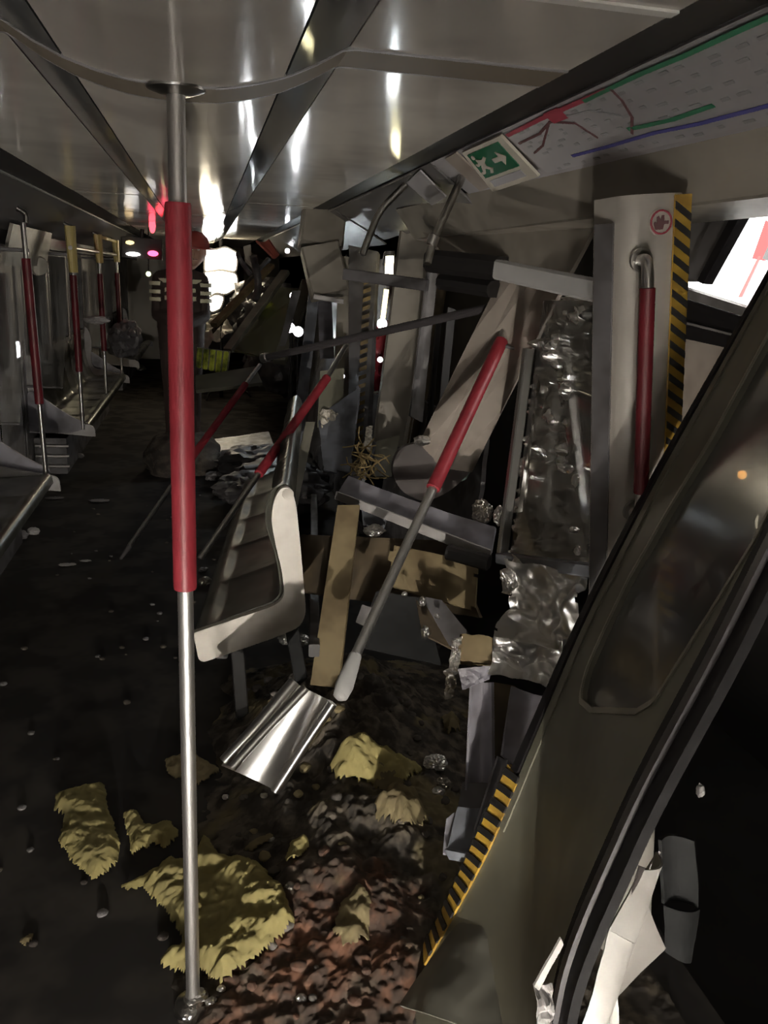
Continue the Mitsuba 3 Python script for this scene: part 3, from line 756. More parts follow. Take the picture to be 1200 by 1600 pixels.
# grey beam and brown boards
gb = thing('grey_beam', 'bent lilac-grey metal channel lying behind the fallen pole', 'beam')
part(gb, 'web', slab([(0.575, 3.280, 0.905), (1.022, 2.720, 0.850), (0.983, 2.640, 0.788), (0.522, 3.220, 0.848)], .012, 40, 8, .012, 5, 3, .015), 'm_lilac', 40)
part(gb, 'lip', slab([(0.514, 3.200, 0.864), (0.975, 2.620, 0.800), (0.969, 2.620, 0.762), (0.509, 3.200, 0.832)], .012, 40, 3, .006, 5, 4), 'm_greywhite', 40)
part(gb, 'bracket', slab([(0.614, 3.180, 0.810), (0.711, 3.120, 0.777), (0.698, 3.120, 0.729), (0.621, 3.160, 0.734)], .012, 6, 6, .01, 9, 2), 'm_bluegrey', 40)
one('foil_scrap', 'foil scrap under the left end of the grey channel', 'foil scrap', crumple((0.642, 3.050, 0.744), .026, 21, (1.4, 1, .8)), 'm_foil')
one('foil_scrap', 'pale foil ball on the right end of the grey channel', 'foil scrap', crumple((0.992, 2.800, 0.887), .036, 22, (.9, 1, 1.2)), 'm_foil_dull')
one('foil_scrap', 'foil scrap wedged against the bright window upright', 'foil scrap', crumple((0.946, 2.500, 0.961), .020, 23, (.8, 1, 1.5)), 'm_foil')
one('foil_scrap', 'foil scrap left of the rounded end of the leaning board', 'foil scrap', crumple((0.869, 3.250, 1.065), .024, 24, (1.3, 1, .8)), 'm_foil')
one('wood_plank', 'upright tan plank between the cream seat end and the brown boards', 'plank', slab([(0.491, 3.020, 0.855), (0.572, 3.000, 0.860), (0.470, 2.720, 0.245), (0.372, 2.760, 0.243)], .03, 6, 24, .004, 8, 3), 'm_wood', 30)
one('brown_board', 'wide brown board lying across behind the fallen pole', 'board', slab([(0.389, 3.340, 0.641), (0.919, 2.960, 0.726), (1.017, 2.780, 0.476), (0.385, 3.260, 0.413)], .03, 30, 16, .03, 4, 3), 'm_wood_dark', 30)
one('brown_board', 'lighter brown board end under the right of the grey channel', 'board', slab([(0.681, 2.900, 0.732), (0.974, 2.740, 0.710), (0.947, 2.660, 0.555), (0.646, 2.840, 0.594)], .03, 24, 14, .02, 6, 8, ragged=.10), 'm_wood', 30)
one('black_block', 'black rubber block under the right end of the grey channel', 'block', beam((0.835, 2.680, 0.778), (0.955, 2.580, 0.767), .05, .05, bev=.01), 'm_black')
one('torn_sheet', 'dark torn fabric sheet under the brown boards', 'sheet', slab([(0.614, 2.800, 0.585), (0.769, 2.720, 0.587), (0.802, 2.550, 0.401), (0.524, 2.720, 0.409)], .008, 24, 24, .05, 6, 3), 'm_cloth_dim', 40)
one('torn_sheet', 'grey metal flap slanting down right of the dark fabric', 'sheet', slab([(0.725, 2.600, 0.643), (0.782, 2.540, 0.651), (0.838, 2.360, 0.595), (0.780, 2.400, 0.545)], .008, 14, 20, .02, 7, 5), 'm_greydark', 40)
one('torn_sheet', 'brown-grey flap hanging beside the grey metal flap', 'sheet', slab([(0.719, 2.640, 0.608), (0.791, 2.560, 0.591), (0.806, 2.420, 0.516), (0.710, 2.500, 0.549)], .008, 14, 14, .03, 7, 9), 'm_wood_dark', 40)
one('grey_tag', 'small grey rectangular tag left of the fallen pole', 'tag', slab([(0.519, 2.600, 0.620), (0.551, 2.580, 0.615), (0.525, 2.550, 0.559), (0.493, 2.570, 0.570)], .006), 'm_greymid')
for i, (px, py, y, r, lb) in enumerate([(632, 906 + 30, 2.62, .010, 'foil fleck at the top of the dark fabric'), (664, 986, 2.46, .014, 'foil fleck in the middle of the torn flaps'), (684, 964, 2.50, .010, 'foil fleck on the grey metal flap'), (660, 942, 2.52, .010, 'foil fleck at the head of the grey metal flap')]):
    pass
one('foil_fleck', 'foil fleck at the top edge of the dark fabric', 'foil scrap', crumple((0.681, 2.660, 0.631), .010, 31, sub=2), 'm_foil')
one('foil_fleck', 'foil fleck hanging below the torn flaps', 'foil scrap', crumple((0.696, 2.420, 0.590), .016, 32, (.8, 1, 1.3), 2), 'm_foil')
one('foil_fleck', 'foil fleck on the grey metal flap', 'foil scrap', crumple((0.745, 2.460, 0.628), .010, 33, sub=2), 'm_foil')
one('foil_fleck', 'foil fleck at the head of the grey metal flap', 'foil scrap', crumple((0.714, 2.540, 0.649), .012, 34, (1, 1, 1.4), 2), 'm_foil')
one('teal_shard', 'pale teal shard behind the leaning board', 'shard', slab([(1.202, 3.440, 0.996), (1.162, 3.450, 1.022), (1.053, 3.450, 0.825), (1.131, 3.440, 0.857)], .008, 8, 10, 0, 1, 0, .015), 'm_teal', 30)

# crumpled sheet of polished steel (a seat shroud) lying against the heap
ch = thing('steel_shroud', 'shiny curved stainless steel shroud standing in the debris', 'steel sheet')
part(ch, 'sheet', slab([(0.248, 2.170, 0.561), (0.348, 2.110, 0.530), (0.188, 2.070, 0.278), (0.035, 2.100, 0.355)], .003, 30, 30, 0, 1, 0, .030), 'm_mirror', 60)
part(ch, 'rolled_edge', tube([(0.272, 2.130, 0.568), (0.148, 2.090, 0.454), (0.062, 2.050, 0.377)], .013, 14), 'm_mirror', 60)
part(ch, 'rolled_edge', tube([(0.244, 2.170, 0.570), (0.129, 2.120, 0.454), (0.042, 2.090, 0.373)], .017, 14), 'm_mirror', 60)
part(ch, 'right_rim', tube([(0.343, 2.090, 0.537), (0.262, 2.070, 0.417), (0.183, 2.050, 0.292)], .016, 12), 'm_mirror', 60)

# the fallen pole
f0, f1, f2, f3 = V((0.446, 2.300, 0.582)), V((0.750, 2.630, 1.020)), V((1.084, 3.000, 1.494)), V((1.160, 3.120, 1.637))
fp = thing('grab_pole', 'fallen grab pole with a grey plastic end cap leaning against the pale board', 'grab pole')
part(fp, 'tube', tube([f0 - (f1 - f0) * .02, f1, f2, f3], .0165, 20), 'm_steel_brushed', 40)
part(fp, 'red_sleeve', lathe([(.016, 0), (.0245, .004), (.0245, .996), (.016, 1)], f1, f2), 'm_red', 40, 'red plastic sleeve')
g0 = V((0.380, 2.190, 0.489))
part(fp, 'end_cap', lathe([(.008, 0), (.022, .06), (.028, .30), (.025, .62), (.020, .97), (.017, 1)], g0, f0), 'm_white_grey', 50, 'grey plastic end cap')
part(fp, 'clamp', beam((1.063, 2.980, 1.481), (1.135, 2.980, 1.467), .02, .012), 'm_greydark')

# the long dark rail lying across
rl = thing('dark_rail', 'dark steel rail slanting across from the pale board towards the aisle', 'rail')
ra, rb = V((0.287, 4.300, 1.275)), V((1.136, 3.100, 1.627))
part(rl, 'tube', tube([ra, ra * .5 + rb * .5, rb], .0175, 16), 'm_rubber_light', 40)
part(rl, 'end_fitting', lathe([(.018, 0), (.024, .1), (.024, .9), (.018, 1)], ra, ra + (rb - ra) * .03), 'm_steel', 40)

# two further fallen poles
q0, q1, q2, q3 = V((-0.027, 3.300, 0.556)), V((0.221, 3.500, 0.863)), V((0.577, 4.000, 1.222)), V((0.695, 4.200, 1.357))
k = thing('grab_pole', 'fallen red-sleeved pole leaning over the torn-loose bench', 'grab pole')
part(k, 'tube', tube([q0, q1, q2, q3], .0125, 16), 'm_steel', 40)
part(k, 'red_sleeve', lathe([(.012, 0), (.021, .004), (.021, .996), (.012, 1)], q1, q2), 'm_red', 40, 'red plastic sleeve')
q0, q1, q2, q3 = V((-0.449, 4.900, 0.087)), V((-0.134, 5.740, 0.387)), V((0.309, 6.500, 0.859)), V((0.428, 6.700, 0.987))
k = thing('grab_pole', 'thin fallen pole crossing behind the upright centre pole', 'grab pole')
part(k, 'tube', tube([q0, q1, q2, q3], .0155, 16), 'm_steel', 40)
part(k, 'red_sleeve', lathe([(.016, 0), (.026, .004), (.026, .996), (.016, 1)], q1, q2), 'm_red', 40, 'red plastic sleeve')
part(k, 'tip', lathe([(.0155, 0), (.012, .5), (.008, 1)], q0, q0 + unit(q0 - q1) * .12), 'm_greydark', 40)

# ------------------------------------------------------------------ the torn-off door leaf in the right foreground
# columns from the far edge to the near edge, rows from the bottom up; the foot is kicked into the aisle
ROWS = [0.0, .22, .45, .70, .95, 1.25, 1.60, 1.95]
FAR = [V(.485, 1.575, .03), V(.570, 1.560, .25), V(.640, 1.550, .47), V(.720, 1.545, .72), V(.802, 1.540, .97), V(.895, 1.520, 1.24), V(1.020, 1.475, 1.585), V(1.140, 1.430, 1.92)]
NEAR = [V(.512, .86, .03), V(.513, .86, .25), V(.515, .855, .47), V(.518, .85, .70), V(.577, .85, .96), V(.686, .85, 1.26), V(.800, .85, 1.60), V(.912, .85, 1.93)]
MID1 = [a * .70 + b * .30 + V(o, 0, 0) for a, b, o in zip(FAR, NEAR, [-.03, .0, .035, .035, .02, .010, 0, 0])]
MID2 = [a * .35 + b * .65 + V(o, 0, 0) for a, b, o in zip(FAR, NEAR, [0, .01, .015, .015, .01, .005, 0, 0])]
from scipy.interpolate import PchipInterpolator
cols = np.array([FAR, MID1, MID2, NEAR])            # (4, rows, 3)
CU = np.array([0, .30, .65, 1.0])
rowf = PchipInterpolator(np.array(ROWS), cols.transpose(1, 0, 2), axis=0)


def leaf(u, v):
    """Points of the leaf: u across (0 far edge, 1 near edge), v up along it."""
    u, v = np.asarray(u, float), np.asarray(v, float)
    R = rowf(v.ravel())                                # (k, 4, 3)
    uu = u.ravel()
    out = np.zeros((len(uu), 3))
    for i in range(4):                                  # cubic through the four columns
        w = np.ones_like(uu)
        for j in range(4):
            if j != i:
                w = w * (uu - CU[j]) / (CU[i] - CU[j])
        out += w[:, None] * R[:, i]
    return out.reshape(u.shape + (3,))


def leaf_n(u, v):
    e = .004
    du = leaf(u + e, v) - leaf(u - e, v)
    dv = leaf(u, np.clip(v + e, 0, 1.95)) - leaf(u, np.clip(v - e, 0, 1.95))
    n = np.cross(du, dv)
    return n / (np.linalg.norm(n, axis=-1, keepdims=True) + 1e-12)


nn0 = leaf_n(np.array([.5]), np.array([1.2]))[0]
LS = 1.0 if nn0[0] < 0 else -1.0                       # towards the aisle


def on_leaf(outline, t, off=0.0, holes=(), edge=.03):
    """A panel that follows the leaf: its outline in (u, v) laid on the leaf at distance off from its face."""
    pg = Polygon(outline, holes)
    x0, y0, x1, y1 = pg.bounds
    # a fine triangulation of the outline
    ex = lambda c: np.vstack([np.linspace(a, b, max(2, int(np.hypot((b[0] - a[0]) * .68, b[1] - a[1]) / edge) + 1))[:-1] for a, b in zip(np.array(c.coords)[:-1], np.array(c.coords)[1:])])
    m = trimesh.creation.extrude_polygon(Polygon(ex(pg.exterior), [ex(i) for i in pg.interiors]), t, engine='earcut')
    vv, ff = trimesh.remesh.subdivide_to_size(m.vertices, m.faces, max(edge * 1.6, t * 1.5), max_iter=12)
    u, v = vv[:, 0], np.clip(vv[:, 1], 0, 1.95)
    P = leaf(u, v) + leaf_n(u, v) * LS * (vv[:, 2] + off)[:, None]
    return trimesh.Trimesh(P, ff, process=False)


dl = thing('door_leaf', 'torn-off olive-grey door leaf leaning in the right foreground with a dark window', 'door leaf')
win = [(.20, .93), (.235, .88), (.36, .91), (.70, 1.045), (.765, 1.09), (.79, 1.20), (.84, 1.36), (.84, 1.93), (.32, 1.93), (.285, 1.45), (.235, 1.30), (.20, 1.15)]
grow = lambda d: np.array(Polygon(win).buffer(d, join_style=1).simplify(.002).exterior.coords)
win = list(np.array(Polygon(win).buffer(-.045).buffer(.045).simplify(.002).exterior.coords))[:-1]
wh_ = np.array(win + [win[0]])
part(dl, 'panel', on_leaf([(.055, 0), (.88, 0), (.88, 1.95), (.055, 1.95)], .022, 0, [wh_]), 'm_olive', 40)
part(dl, 'window_pane', on_leaf(grow(.012), .006, .004), 'm_smoked', 40, 'dark tinted window pane')
part(dl, 'window_gasket', on_leaf(grow(.008), .004, .021, [grow(-.003)]), 'm_olive_light', 40)
vs = np.linspace(0, 1.95, 60)


def leaf_strip(u0, u1, v0, v1, t, off, n=50):
    u = np.linspace(u0, u1, 5)[:, None] * np.ones((1, n))
    v = np.linspace(v0, v1, n)[None, :] * np.ones((5, 1))
    return solid(leaf(u, v) + leaf_n(u, v) * LS * off, t)


part(dl, 'far_rubber_edge', leaf_strip(-.005, .035, .62, 1.95, .03, .014), 'm_rubber', 40, 'black rubber seal')
part(dl, 'far_edge_bead', leaf_strip(.045, .085, .50, 1.95, .02, .016), 'm_olive', 40)
for (u0, u1, off, mat, nm) in [(.865, .915, .020, 'm_rubber', 'rubber_seal'), (.915, .945, .026, 'm_rubber_light', 'rubber_rib'), (.945, 1.0, .018, 'm_rubber', 'rubber_seal')]:
    part(dl, nm, leaf_strip(u0, u1, 0, 1.95, .014, off, 70), mat, 50)
part(dl, 'hazard_edge', leaf_strip(-.03, .055, .10, .62, .016, .020), 'm_yellow', 40, 'yellow hazard strip on its far edge')
for i in range(16):
    v0 = .115 + i * .037
    if v0 < .60:
        u = np.linspace(-.031, .056, 4)[:, None] * np.ones((1, 4))
        v = v0 + np.linspace(0, .016, 4)[None, :] + .012 * (u + .03) / .085
        part(dl, 'stripe', solid(leaf(u, v) + leaf_n(u, v) * LS * .029, .005), 'm_black')
# crumpled bottom panel flaring into the aisle
fl = thing('crumpled_panel', 'crumpled grey-beige panel flaring out at the foot of the door leaf', 'panel')
part(fl, 'panel', slab([(0.613, 1.520, 0.347), (0.709, 1.300, 0.444), (0.586, 1.080, 0.365), (0.424, 1.450, 0.115)], .012, 30, 30, .05, 4, 6, -.03), 'm_olive_mid', 40)
one('torn_metal', 'bright torn metal sliver on the near edge of the door leaf', 'metal scrap', slab([(0.457, 0.840, 0.864), (0.462, 0.840, 0.853), (0.435, 0.840, 0.780), (0.427, 0.840, 0.788)], .004, 6, 14, .006, 20, 3), 'm_sheet')
one('torn_metal', 'dull torn metal scrap under the bright sliver', 'metal scrap', slab([(0.432, 0.840, 0.781), (0.457, 0.840, 0.783), (0.457, 0.820, 0.695), (0.430, 0.820, 0.700)], .004, 10, 14, .03, 14, 4, ridged=True), 'm_greywhite')

# ------------------------------------------------------------------ white torn sheet and grey cloth below the leaf
ws = thing('torn_white_sheet', 'bright torn white sheet crumpled under the near edge of the door leaf', 'sheet')
part(ws, 'fold', slab([(0.707, 1.020, 0.829), (0.656, 0.980, 0.833), (0.588, 0.940, 0.768), (0.654, 0.980, 0.702)], .004, 16, 20, .01, 7, 3, .02), 'm_sheet', 40)
part(ws, 'fold', slab([(0.723, 1.040, 0.814), (0.746, 1.020, 0.637), (0.632, 0.960, 0.609), (0.656, 0.990, 0.728)], .004, 20, 20, .02, 6, 5, .03), 'm_sheet', 40)
part(ws, 'fold', slab([(0.595, 0.950, 0.758), (0.655, 0.980, 0.700), (0.595, 0.930, 0.597), (0.548, 0.910, 0.602)], .004, 16, 20, .015, 7, 7, -.02), 'm_sheet', 40)
part(ws, 'dark_lining', slab([(0.647, 0.975, 0.847), (0.667, 0.985, 0.832), (0.637, 0.955, 0.750), (0.619, 0.950, 0.769)], .003, 6, 14, .006, 8, 4), 'm_mauve', 40, 'dark lining between the folds')
part(ws, 'hem', tube(bend([(0.644, 0.965, 0.720), (0.628, 0.950, 0.683), (0.601, 0.935, 0.653), (0.597, 0.920, 0.557)], 6, .03), .006, 10), 'm_white', 50)
part(ws, 'fold', slab([(0.632, 0.960, 0.615), (0.643, 0.970, 0.617), (0.641, 0.940, 0.500), (0.610, 0.930, 0.517)], .004, 10, 14, .012, 9, 9, .01), 'm_sheet', 40)
gc = thing('grey_cloth', 'dim grey folded cloth hanging in the dark doorway, right of the white sheet', 'cloth')
part(gc, 'upper_fold', slab([(0.764, 1.100, 0.784), (0.832, 1.100, 0.776), (0.864, 1.100, 0.632), (0.790, 1.100, 0.650)], .006, 16, 20, .02, 7, 3, .015), 'm_cloth_dim', 40)
part(gc, 'lower_fold', slab([(0.790, 1.100, 0.650), (0.864, 1.100, 0.629), (0.857, 1.090, 0.523), (0.804, 1.090, 0.554)], .006, 16, 16, .02, 7, 5, -.015), 'm_cloth_dim', 40)
one('doorway_debris', 'tiny pale scrap in the dark doorway', 'scrap', crumple((1.013, 1.350, 0.691), .010, 41, (.7, 1, 1.4), 2), 'm_greywhite')

# ------------------------------------------------------------------ beyond the doorway: tilted leaf of the other side, bright backlit panel
ol = thing('tilted_door_leaf', 'tilted cream door leaf beyond the doorway, right of the hazard-striped post', 'door leaf')
part(ol, 'lower_panel', slab([(1.420, 2.354, 1.580), (1.420, 1.882, 1.541), (1.420, 1.825, 1.331), (1.420, 2.232, 1.127)], .02, 6, 6, .006, 3, 3), 'm_board', 30)
part(ol, 'rail', slab([(1.400, 2.357, 1.689), (1.400, 1.866, 1.627), (1.400, 1.846, 1.553), (1.400, 2.325, 1.570)], .03), 'm_rubber')
part(ol, 'rail_line', slab([(1.390, 2.348, 1.719), (1.390, 1.859, 1.652), (1.390, 1.853, 1.630), (1.390, 2.340, 1.691)], .03), 'm_greymid')
part(ol, 'rail_line', slab([(1.380, 2.297, 1.620), (1.380, 1.828, 1.586), (1.380, 1.826, 1.580), (1.380, 2.295, 1.613)], .01), 'm_greymid')
part(ol, 'window_bar', slab([(1.400, 2.089, 1.955), (1.400, 2.050, 1.948), (1.400, 2.211, 1.725), (1.400, 2.245, 1.732)], .03), 'm_rubber')
part(ol, 'window_bar', slab([(1.410, 2.194, 1.970), (1.410, 2.104, 1.956), (1.410, 2.261, 1.732), (1.410, 2.338, 1.742)], .02), 'm_greydark')
part(ol, 'top_bar', slab([(1.410, 2.504, 2.039), (1.410, 1.960, 1.966), (1.410, 1.950, 1.929), (1.410, 2.490, 1.987)], .03), 'm_black')
part(ol, 'pane', slab([(1.430, 2.508, 1.997), (1.430, 2.187, 1.964), (1.430, 2.320, 1.732), (1.430, 2.437, 1.730)], .006), 'm_cove_dark')
part(ol, 'top_trim', slab([(1.360, 2.045, 2.004), (1.360, 1.863, 1.985), (1.360, 1.855, 1.953), (1.360, 2.059, 1.977)], .015), 'm_white', False, 'pale trim')
bp = thing('backlit_panel', 'bright white backlit panel with a red stripe, seen at the upper right', 'lit panel')
e0, e1, e2, e3 = V((1.750, 3.065, 2.130)), V((1.750, 2.221, 2.020)), V((1.750, 2.109, 1.609)), V((1.750, 2.922, 1.598))
k = part(bp, 'screen', slab([e0, e1, e2, e3], .02), 'm_white')
scene[k]['emitter'] = {'type': 'area', 'radiance': rgb(SIGNBOX, SIGNBOX * .97, SIGNBOX * .90)}
k = part(bp, 'red_stripe', slab([(1.735, 2.477, 1.822), (1.735, 2.464, 1.822), (1.735, 2.530, 1.694), (1.735, 2.550, 1.693)], .004), 'm_mapred', False, 'thin red stripe')
scene[k]['emitter'] = {'type': 'area', 'radiance': rgb(1.3, .50, .45)}
k = part(bp, 'red_block', slab([(1.735, 2.471, 1.929), (1.735, 2.408, 1.916), (1.735, 2.441, 1.807), (1.735, 2.508, 1.815)], .004), 'm_mapred', False, 'red patch')
scene[k]['emitter'] = {'type': 'area', 'radiance': rgb(1.3, .34, .32)}
k = part(bp, 'grey_block', slab([(1.733, 2.424, 1.871), (1.733, 2.348, 1.858), (1.733, 2.379, 1.798), (1.733, 2.453, 1.814)], .004), 'm_mapgrey', False, 'grey patch')
scene[k]['emitter'] = {'type': 'area', 'radiance': rgb(.5, .48, .46)}
part(bp, 'frame', beam((1.720, 2.872, 1.600), (1.720, 2.071, 1.604), .03, .05), 'm_black')
k = one('indicator_lamp', 'tiny orange indicator lamp seen through the door leaf window', 'lamp', trimesh.creation.icosphere(subdivisions=2, radius=.012), 'm_warmyellow')
scene[k]['to_world'] = T().translate(list((1.400, 1.918, 1.239)))
scene[k]['emitter'] = {'type': 'area', 'radiance': rgb(9.0, 3.6, .5)}

# ------------------------------------------------------------------ debris heap on the floor, insulation wool
def heap(x, y):
    """Height of the debris over the floor."""
    h = .235 * np.exp(-((x - .52) / .36) ** 2 - ((y - 2.75) / .62) ** 2) + .10 * np.exp(-((x - .42) / .34) ** 2 - ((y - 1.95) / .45) ** 2) + .05 * np.exp(-((x - .28) / .3) ** 2 - ((y - 1.6) / .35) ** 2)
    p = np.stack([x * 9, y * 9, x * 0], -1)
    return h * (.62 + .76 * meshkit.fbm(p, 5, 2)) + .010 * (meshkit.fbm(p * 4, 3, 5) - .35) * sstep(.004, .03, h)


def heap_mask(x, y):
    p = np.stack([x * 7, y * 7, x * 0 + 5], -1)
    return sstep(-.12, .12, x + .02 - .10 * (y - 1.8) + (meshkit.fbm(p, 4, 8) - .5) * .35)


gx, gy = np.meshgrid(np.linspace(-.25, 1.12, 300), np.linspace(1.22, 3.55, 480), indexing='ij')
hz = heap(gx, gy)
fade = heap_mask(gx, gy) * sstep(3.5, 3.2, gy)
hz = hz + .026 * (meshkit.fbm(np.stack([gx * 26 + gy * 8, gy * 44, gx * 0], -1), 5, 21) - .5) + .012 * (np.abs(meshkit.fbm(np.stack([gx * 30, gy * 30, gx * 0 + 3], -1), 4, 22) - .5) * 2 - .25) * sstep(.01, .05, hz)
P = np.stack([gx, gy, .002 + np.maximum(hz, 0) * fade - .012 * (1 - fade)], -1)
v, f = grid_mesh(P)
one('debris_heap', 'dark heap of soil, wool and rust-brown grit covering the right half of the floor', 'debris', trimesh.Trimesh(v, f, process=False), 'm_debris', True, kind='stuff')


def ground_z(x, y):
    return float(max(0, heap(np.array([x]), np.array([y]))[0]) * heap_mask(np.array([x]), np.array([y]))[0])


def wool(label, outline, h, seed, mat='m_wool', base=None, rough=.018, step=.0055):
    """A torn pad of mineral wool: its outline in floor coordinates, h thick."""
    pts = np.array([(p[0], p[1]) for p in outline])
    pg = Polygon(bend([V(a, b, 0) for a, b in list(pts) + [pts[0]]], 4, .012)[:, :2]).buffer(0)
    x0, y0, x1, y1 = pg.buffer(.03).bounds
    xs, ys = np.arange(x0, x1, step), np.arange(y0, y1, step)
    X, Y = np.meshgrid(xs, ys, indexing='ij')
    d = shapely.distance(pg.exterior, shapely.points(X, Y))
    d = np.where(shapely.contains_xy(pg, X, Y), d, -d)
    q = np.stack([X * 28, Y * 28, X * 0 + seed], -1)
    d = d + (meshkit.fbm(q * 1.8, 5, seed) - .5) * .020
    lump = meshkit.fbm(np.stack([X * 13, Y * 30 + X * 9, X * 0 + seed * 2.], -1), 4, seed + 1)
    z = h * np.clip(d / .035, 0, 1) ** .5 * (.62 + .75 * lump) + rough * (meshkit.fbm(q * 2.3, 3, seed + 2) - .5) * (d > 0)
    b = (np.maximum(heap(X, Y), 0) * heap_mask(X, Y)) if base is None else base
    keep = (d[1:, 1:] > 0) & (d[:-1, :-1] > 0) & (d[1:, :-1] > 0) & (d[:-1, 1:] > 0)
    top = np.stack([X, Y, b + np.maximum(z, .003)], -1)
    m = solid(top, .004, keep)
    return one('insulation_wool', label, 'insulation', m, mat, 50)


wool('large torn yellow wool pad at the foot of the centre pole', [(-0.018, 2.237, 0.040), (0.032, 2.098, 0.040), (0.128, 2.010, 0.040), (0.199, 1.832, 0.040), (0.214, 1.749, 0.040), (0.109, 1.675, 0.040), (0.023, 1.640, 0.040), (-0.030, 1.707, 0.030), (-0.127, 1.757, 0.020), (-0.114, 1.813, 0.020), (-0.063, 1.816, 0.030), (-0.101, 1.912, 0.030), (-0.188, 2.060, 0.020), (-0.122, 2.165, 0.020), (-0.051, 2.122, 0.030)], .055, 3)
wool('ragged yellow wool pad farthest left on the floor', [(-0.494, 2.529, 0.020), (-0.420, 2.562, 0.020), (-0.340, 2.574, 0.020), (-0.316, 2.436, 0.020), (-0.260, 2.253, 0.020), (-0.267, 2.167, 0.020), (-0.320, 2.107, 0.020), (-0.381, 2.170, 0.020), (-0.446, 2.294, 0.020), (-0.450, 2.421, 0.020), (-0.485, 2.452, 0.020)], .04, 5)
wool('small forked yellow wool tuft between the left pad and the pole', [(-0.269, 2.402, 0.020), (-0.233, 2.438, 0.020), (-0.199, 2.346, 0.020), (-0.117, 2.348, 0.020), (-0.087, 2.274, 0.020), (-0.124, 2.224, 0.020), (-0.166, 2.248, 0.020), (-0.228, 2.198, 0.020), (-0.249, 2.297, 0.020)], .03, 7)
wool('thin yellow wool strand reaching left from the large pad', [(-0.253, 2.072, 0.010), (-0.181, 2.120, 0.010), (-0.122, 2.158, 0.010), (-0.129, 2.085, 0.010), (-0.216, 2.046, 0.010)], .022, 9)
wool('pale yellow wool clump on the heap behind the steel shroud', [(0.380, 2.321, 0.250), (0.481, 2.377, 0.250), (0.567, 2.375, 0.240), (0.649, 2.351, 0.220), (0.690, 2.301, 0.200), (0.603, 2.225, 0.200), (0.494, 2.215, 0.220), (0.385, 2.234, 0.240)], .06, 11)
wool('brown wool lump in the middle of the heap', [(0.475, 2.292, 0.120), (0.562, 2.324, 0.120), (0.641, 2.291, 0.120), (0.602, 2.214, 0.110), (0.497, 2.208, 0.110)], .045, 13, 'm_brownwool')
wool('brown wool lump on the heap left of the blue-grey box', [(0.474, 2.086, 0.100), (0.550, 2.163, 0.100), (0.632, 2.164, 0.100), (0.650, 2.061, 0.100), (0.572, 1.997, 0.090), (0.484, 2.033, 0.090)], .05, 15, 'm_brownwool')
wool('small yellow wool tuft in the centre of the rubble', [(0.225, 2.037, 0.050), (0.276, 2.058, 0.050), (0.280, 2.002, 0.050), (0.234, 1.946, 0.050), (0.203, 1.961, 0.050)], .03, 17)
wool('flat tan wool scrap on the rust-brown patch', [(0.333, 1.788, 0.030), (0.387, 1.800, 0.030), (0.411, 1.760, 0.030), (0.387, 1.661, 0.030), (0.325, 1.631, 0.030), (0.295, 1.696, 0.030)], .025, 19, 'm_brownwool')
wool('tan wool scrap on the rubble right of the centre pole', [(0.089, 2.110, 0.030), (0.175, 2.149, 0.040), (0.195, 2.122, 0.040), (0.125, 2.083, 0.030)], .02, 21, 'm_brownwool')
wool('small tan wool fleck alone on the dark floor at lower left', [(-0.484, 1.909, 0.000), (-0.456, 1.940, 0.000), (-0.445, 1.917, 0.000), (-0.465, 1.889, 0.000)], .014, 23, 'm_brownwool')
wool('brown wool wedge against the crushed panels', [(0.854, 2.686, 0.200), (0.946, 2.726, 0.200), (0.915, 2.619, 0.180), (0.850, 2.580, 0.180)], .06, 25, 'm_brownwool')
wool('reddish-brown wool rag by the corner of the steel shroud', [(-0.156, 2.706, 0.020), (-0.059, 2.736, 0.020), (0.041, 2.607, 0.020), (-0.035, 2.533, 0.020), (-0.139, 2.608, 0.020)], .03, 27, 'm_brownwool')

# rubble chunks, each its own
MARKS = [(.15, 1.66, 'right of the large yellow wool pad'), (.36, 1.60, 'on the rust-brown patch by the tan wool scrap'), (.30, 1.95, 'round the small yellow wool tuft in the centre'), (.20, 2.15, 'under the shiny steel shroud'), (.47, 2.05, 'by the brown wool lump in the middle of the heap'),
         (.62, 1.85, 'beside the blue-grey crushed box'), (.50, 2.45, 'round the pale yellow wool clump'), (.72, 2.20, 'by the crumpled foil ball'), (.35, 2.55, 'under the grey end cap of the fallen pole'), (.60, 2.75, 'below the dark torn fabric'), (.12, 2.50, 'by the legs of the tipped bench'), (.35, 2.95, 'behind the upright tan plank'), (.60, 1.50, 'against the hazard-striped door leaf edge'), (.10, 1.45, 'at the foot of the centre pole')]
cr = np.random.default_rng(12)
nb = 0
spots = []
while nb < 110:
    y = 1.42 + 1.7 * cr.random() ** 1.3
    x = cr.uniform(.0, .80)
    if x < .02 + .10 * (y - 1.8) or any(math.hypot(x - a, y - b) < .035 for a, b in spots):
        continue
    spots.append((x, y))
    r = cr.uniform(.008, .021) * (1.25 if y > 2.2 else 1)
    rusty = math.hypot((x - .27) / .25, (y - 1.66) / .3) < 1
    mat = cr.choice(['m_chunk_rust', 'm_chunk_rust', 'm_chunk_grey']) if rusty else cr.choice(['m_chunk_dark', 'm_chunk_dark', 'm_chunk_grey', 'm_chunk_tan', 'm_chunk_dark'])
    tone = {'m_chunk_rust': 'rust-brown', 'm_chunk_grey': 'grey', 'm_chunk_tan': 'tan', 'm_chunk_dark': 'dark brown'}[str(mat)]
    near = min(MARKS, key=lambda q: math.hypot(q[0] - x, q[1] - y))[2]
    lb = '%s rubble chunk lying %s' % (tone, near)
    one('rubble_chunk', lb, 'rubble', rock((x, y, ground_z(x, y) + r * .25), r, nb, (1, .85, .6), 1), str(mat), 25, group=lb.replace('chunk', 'chunks'))
    nb += 1
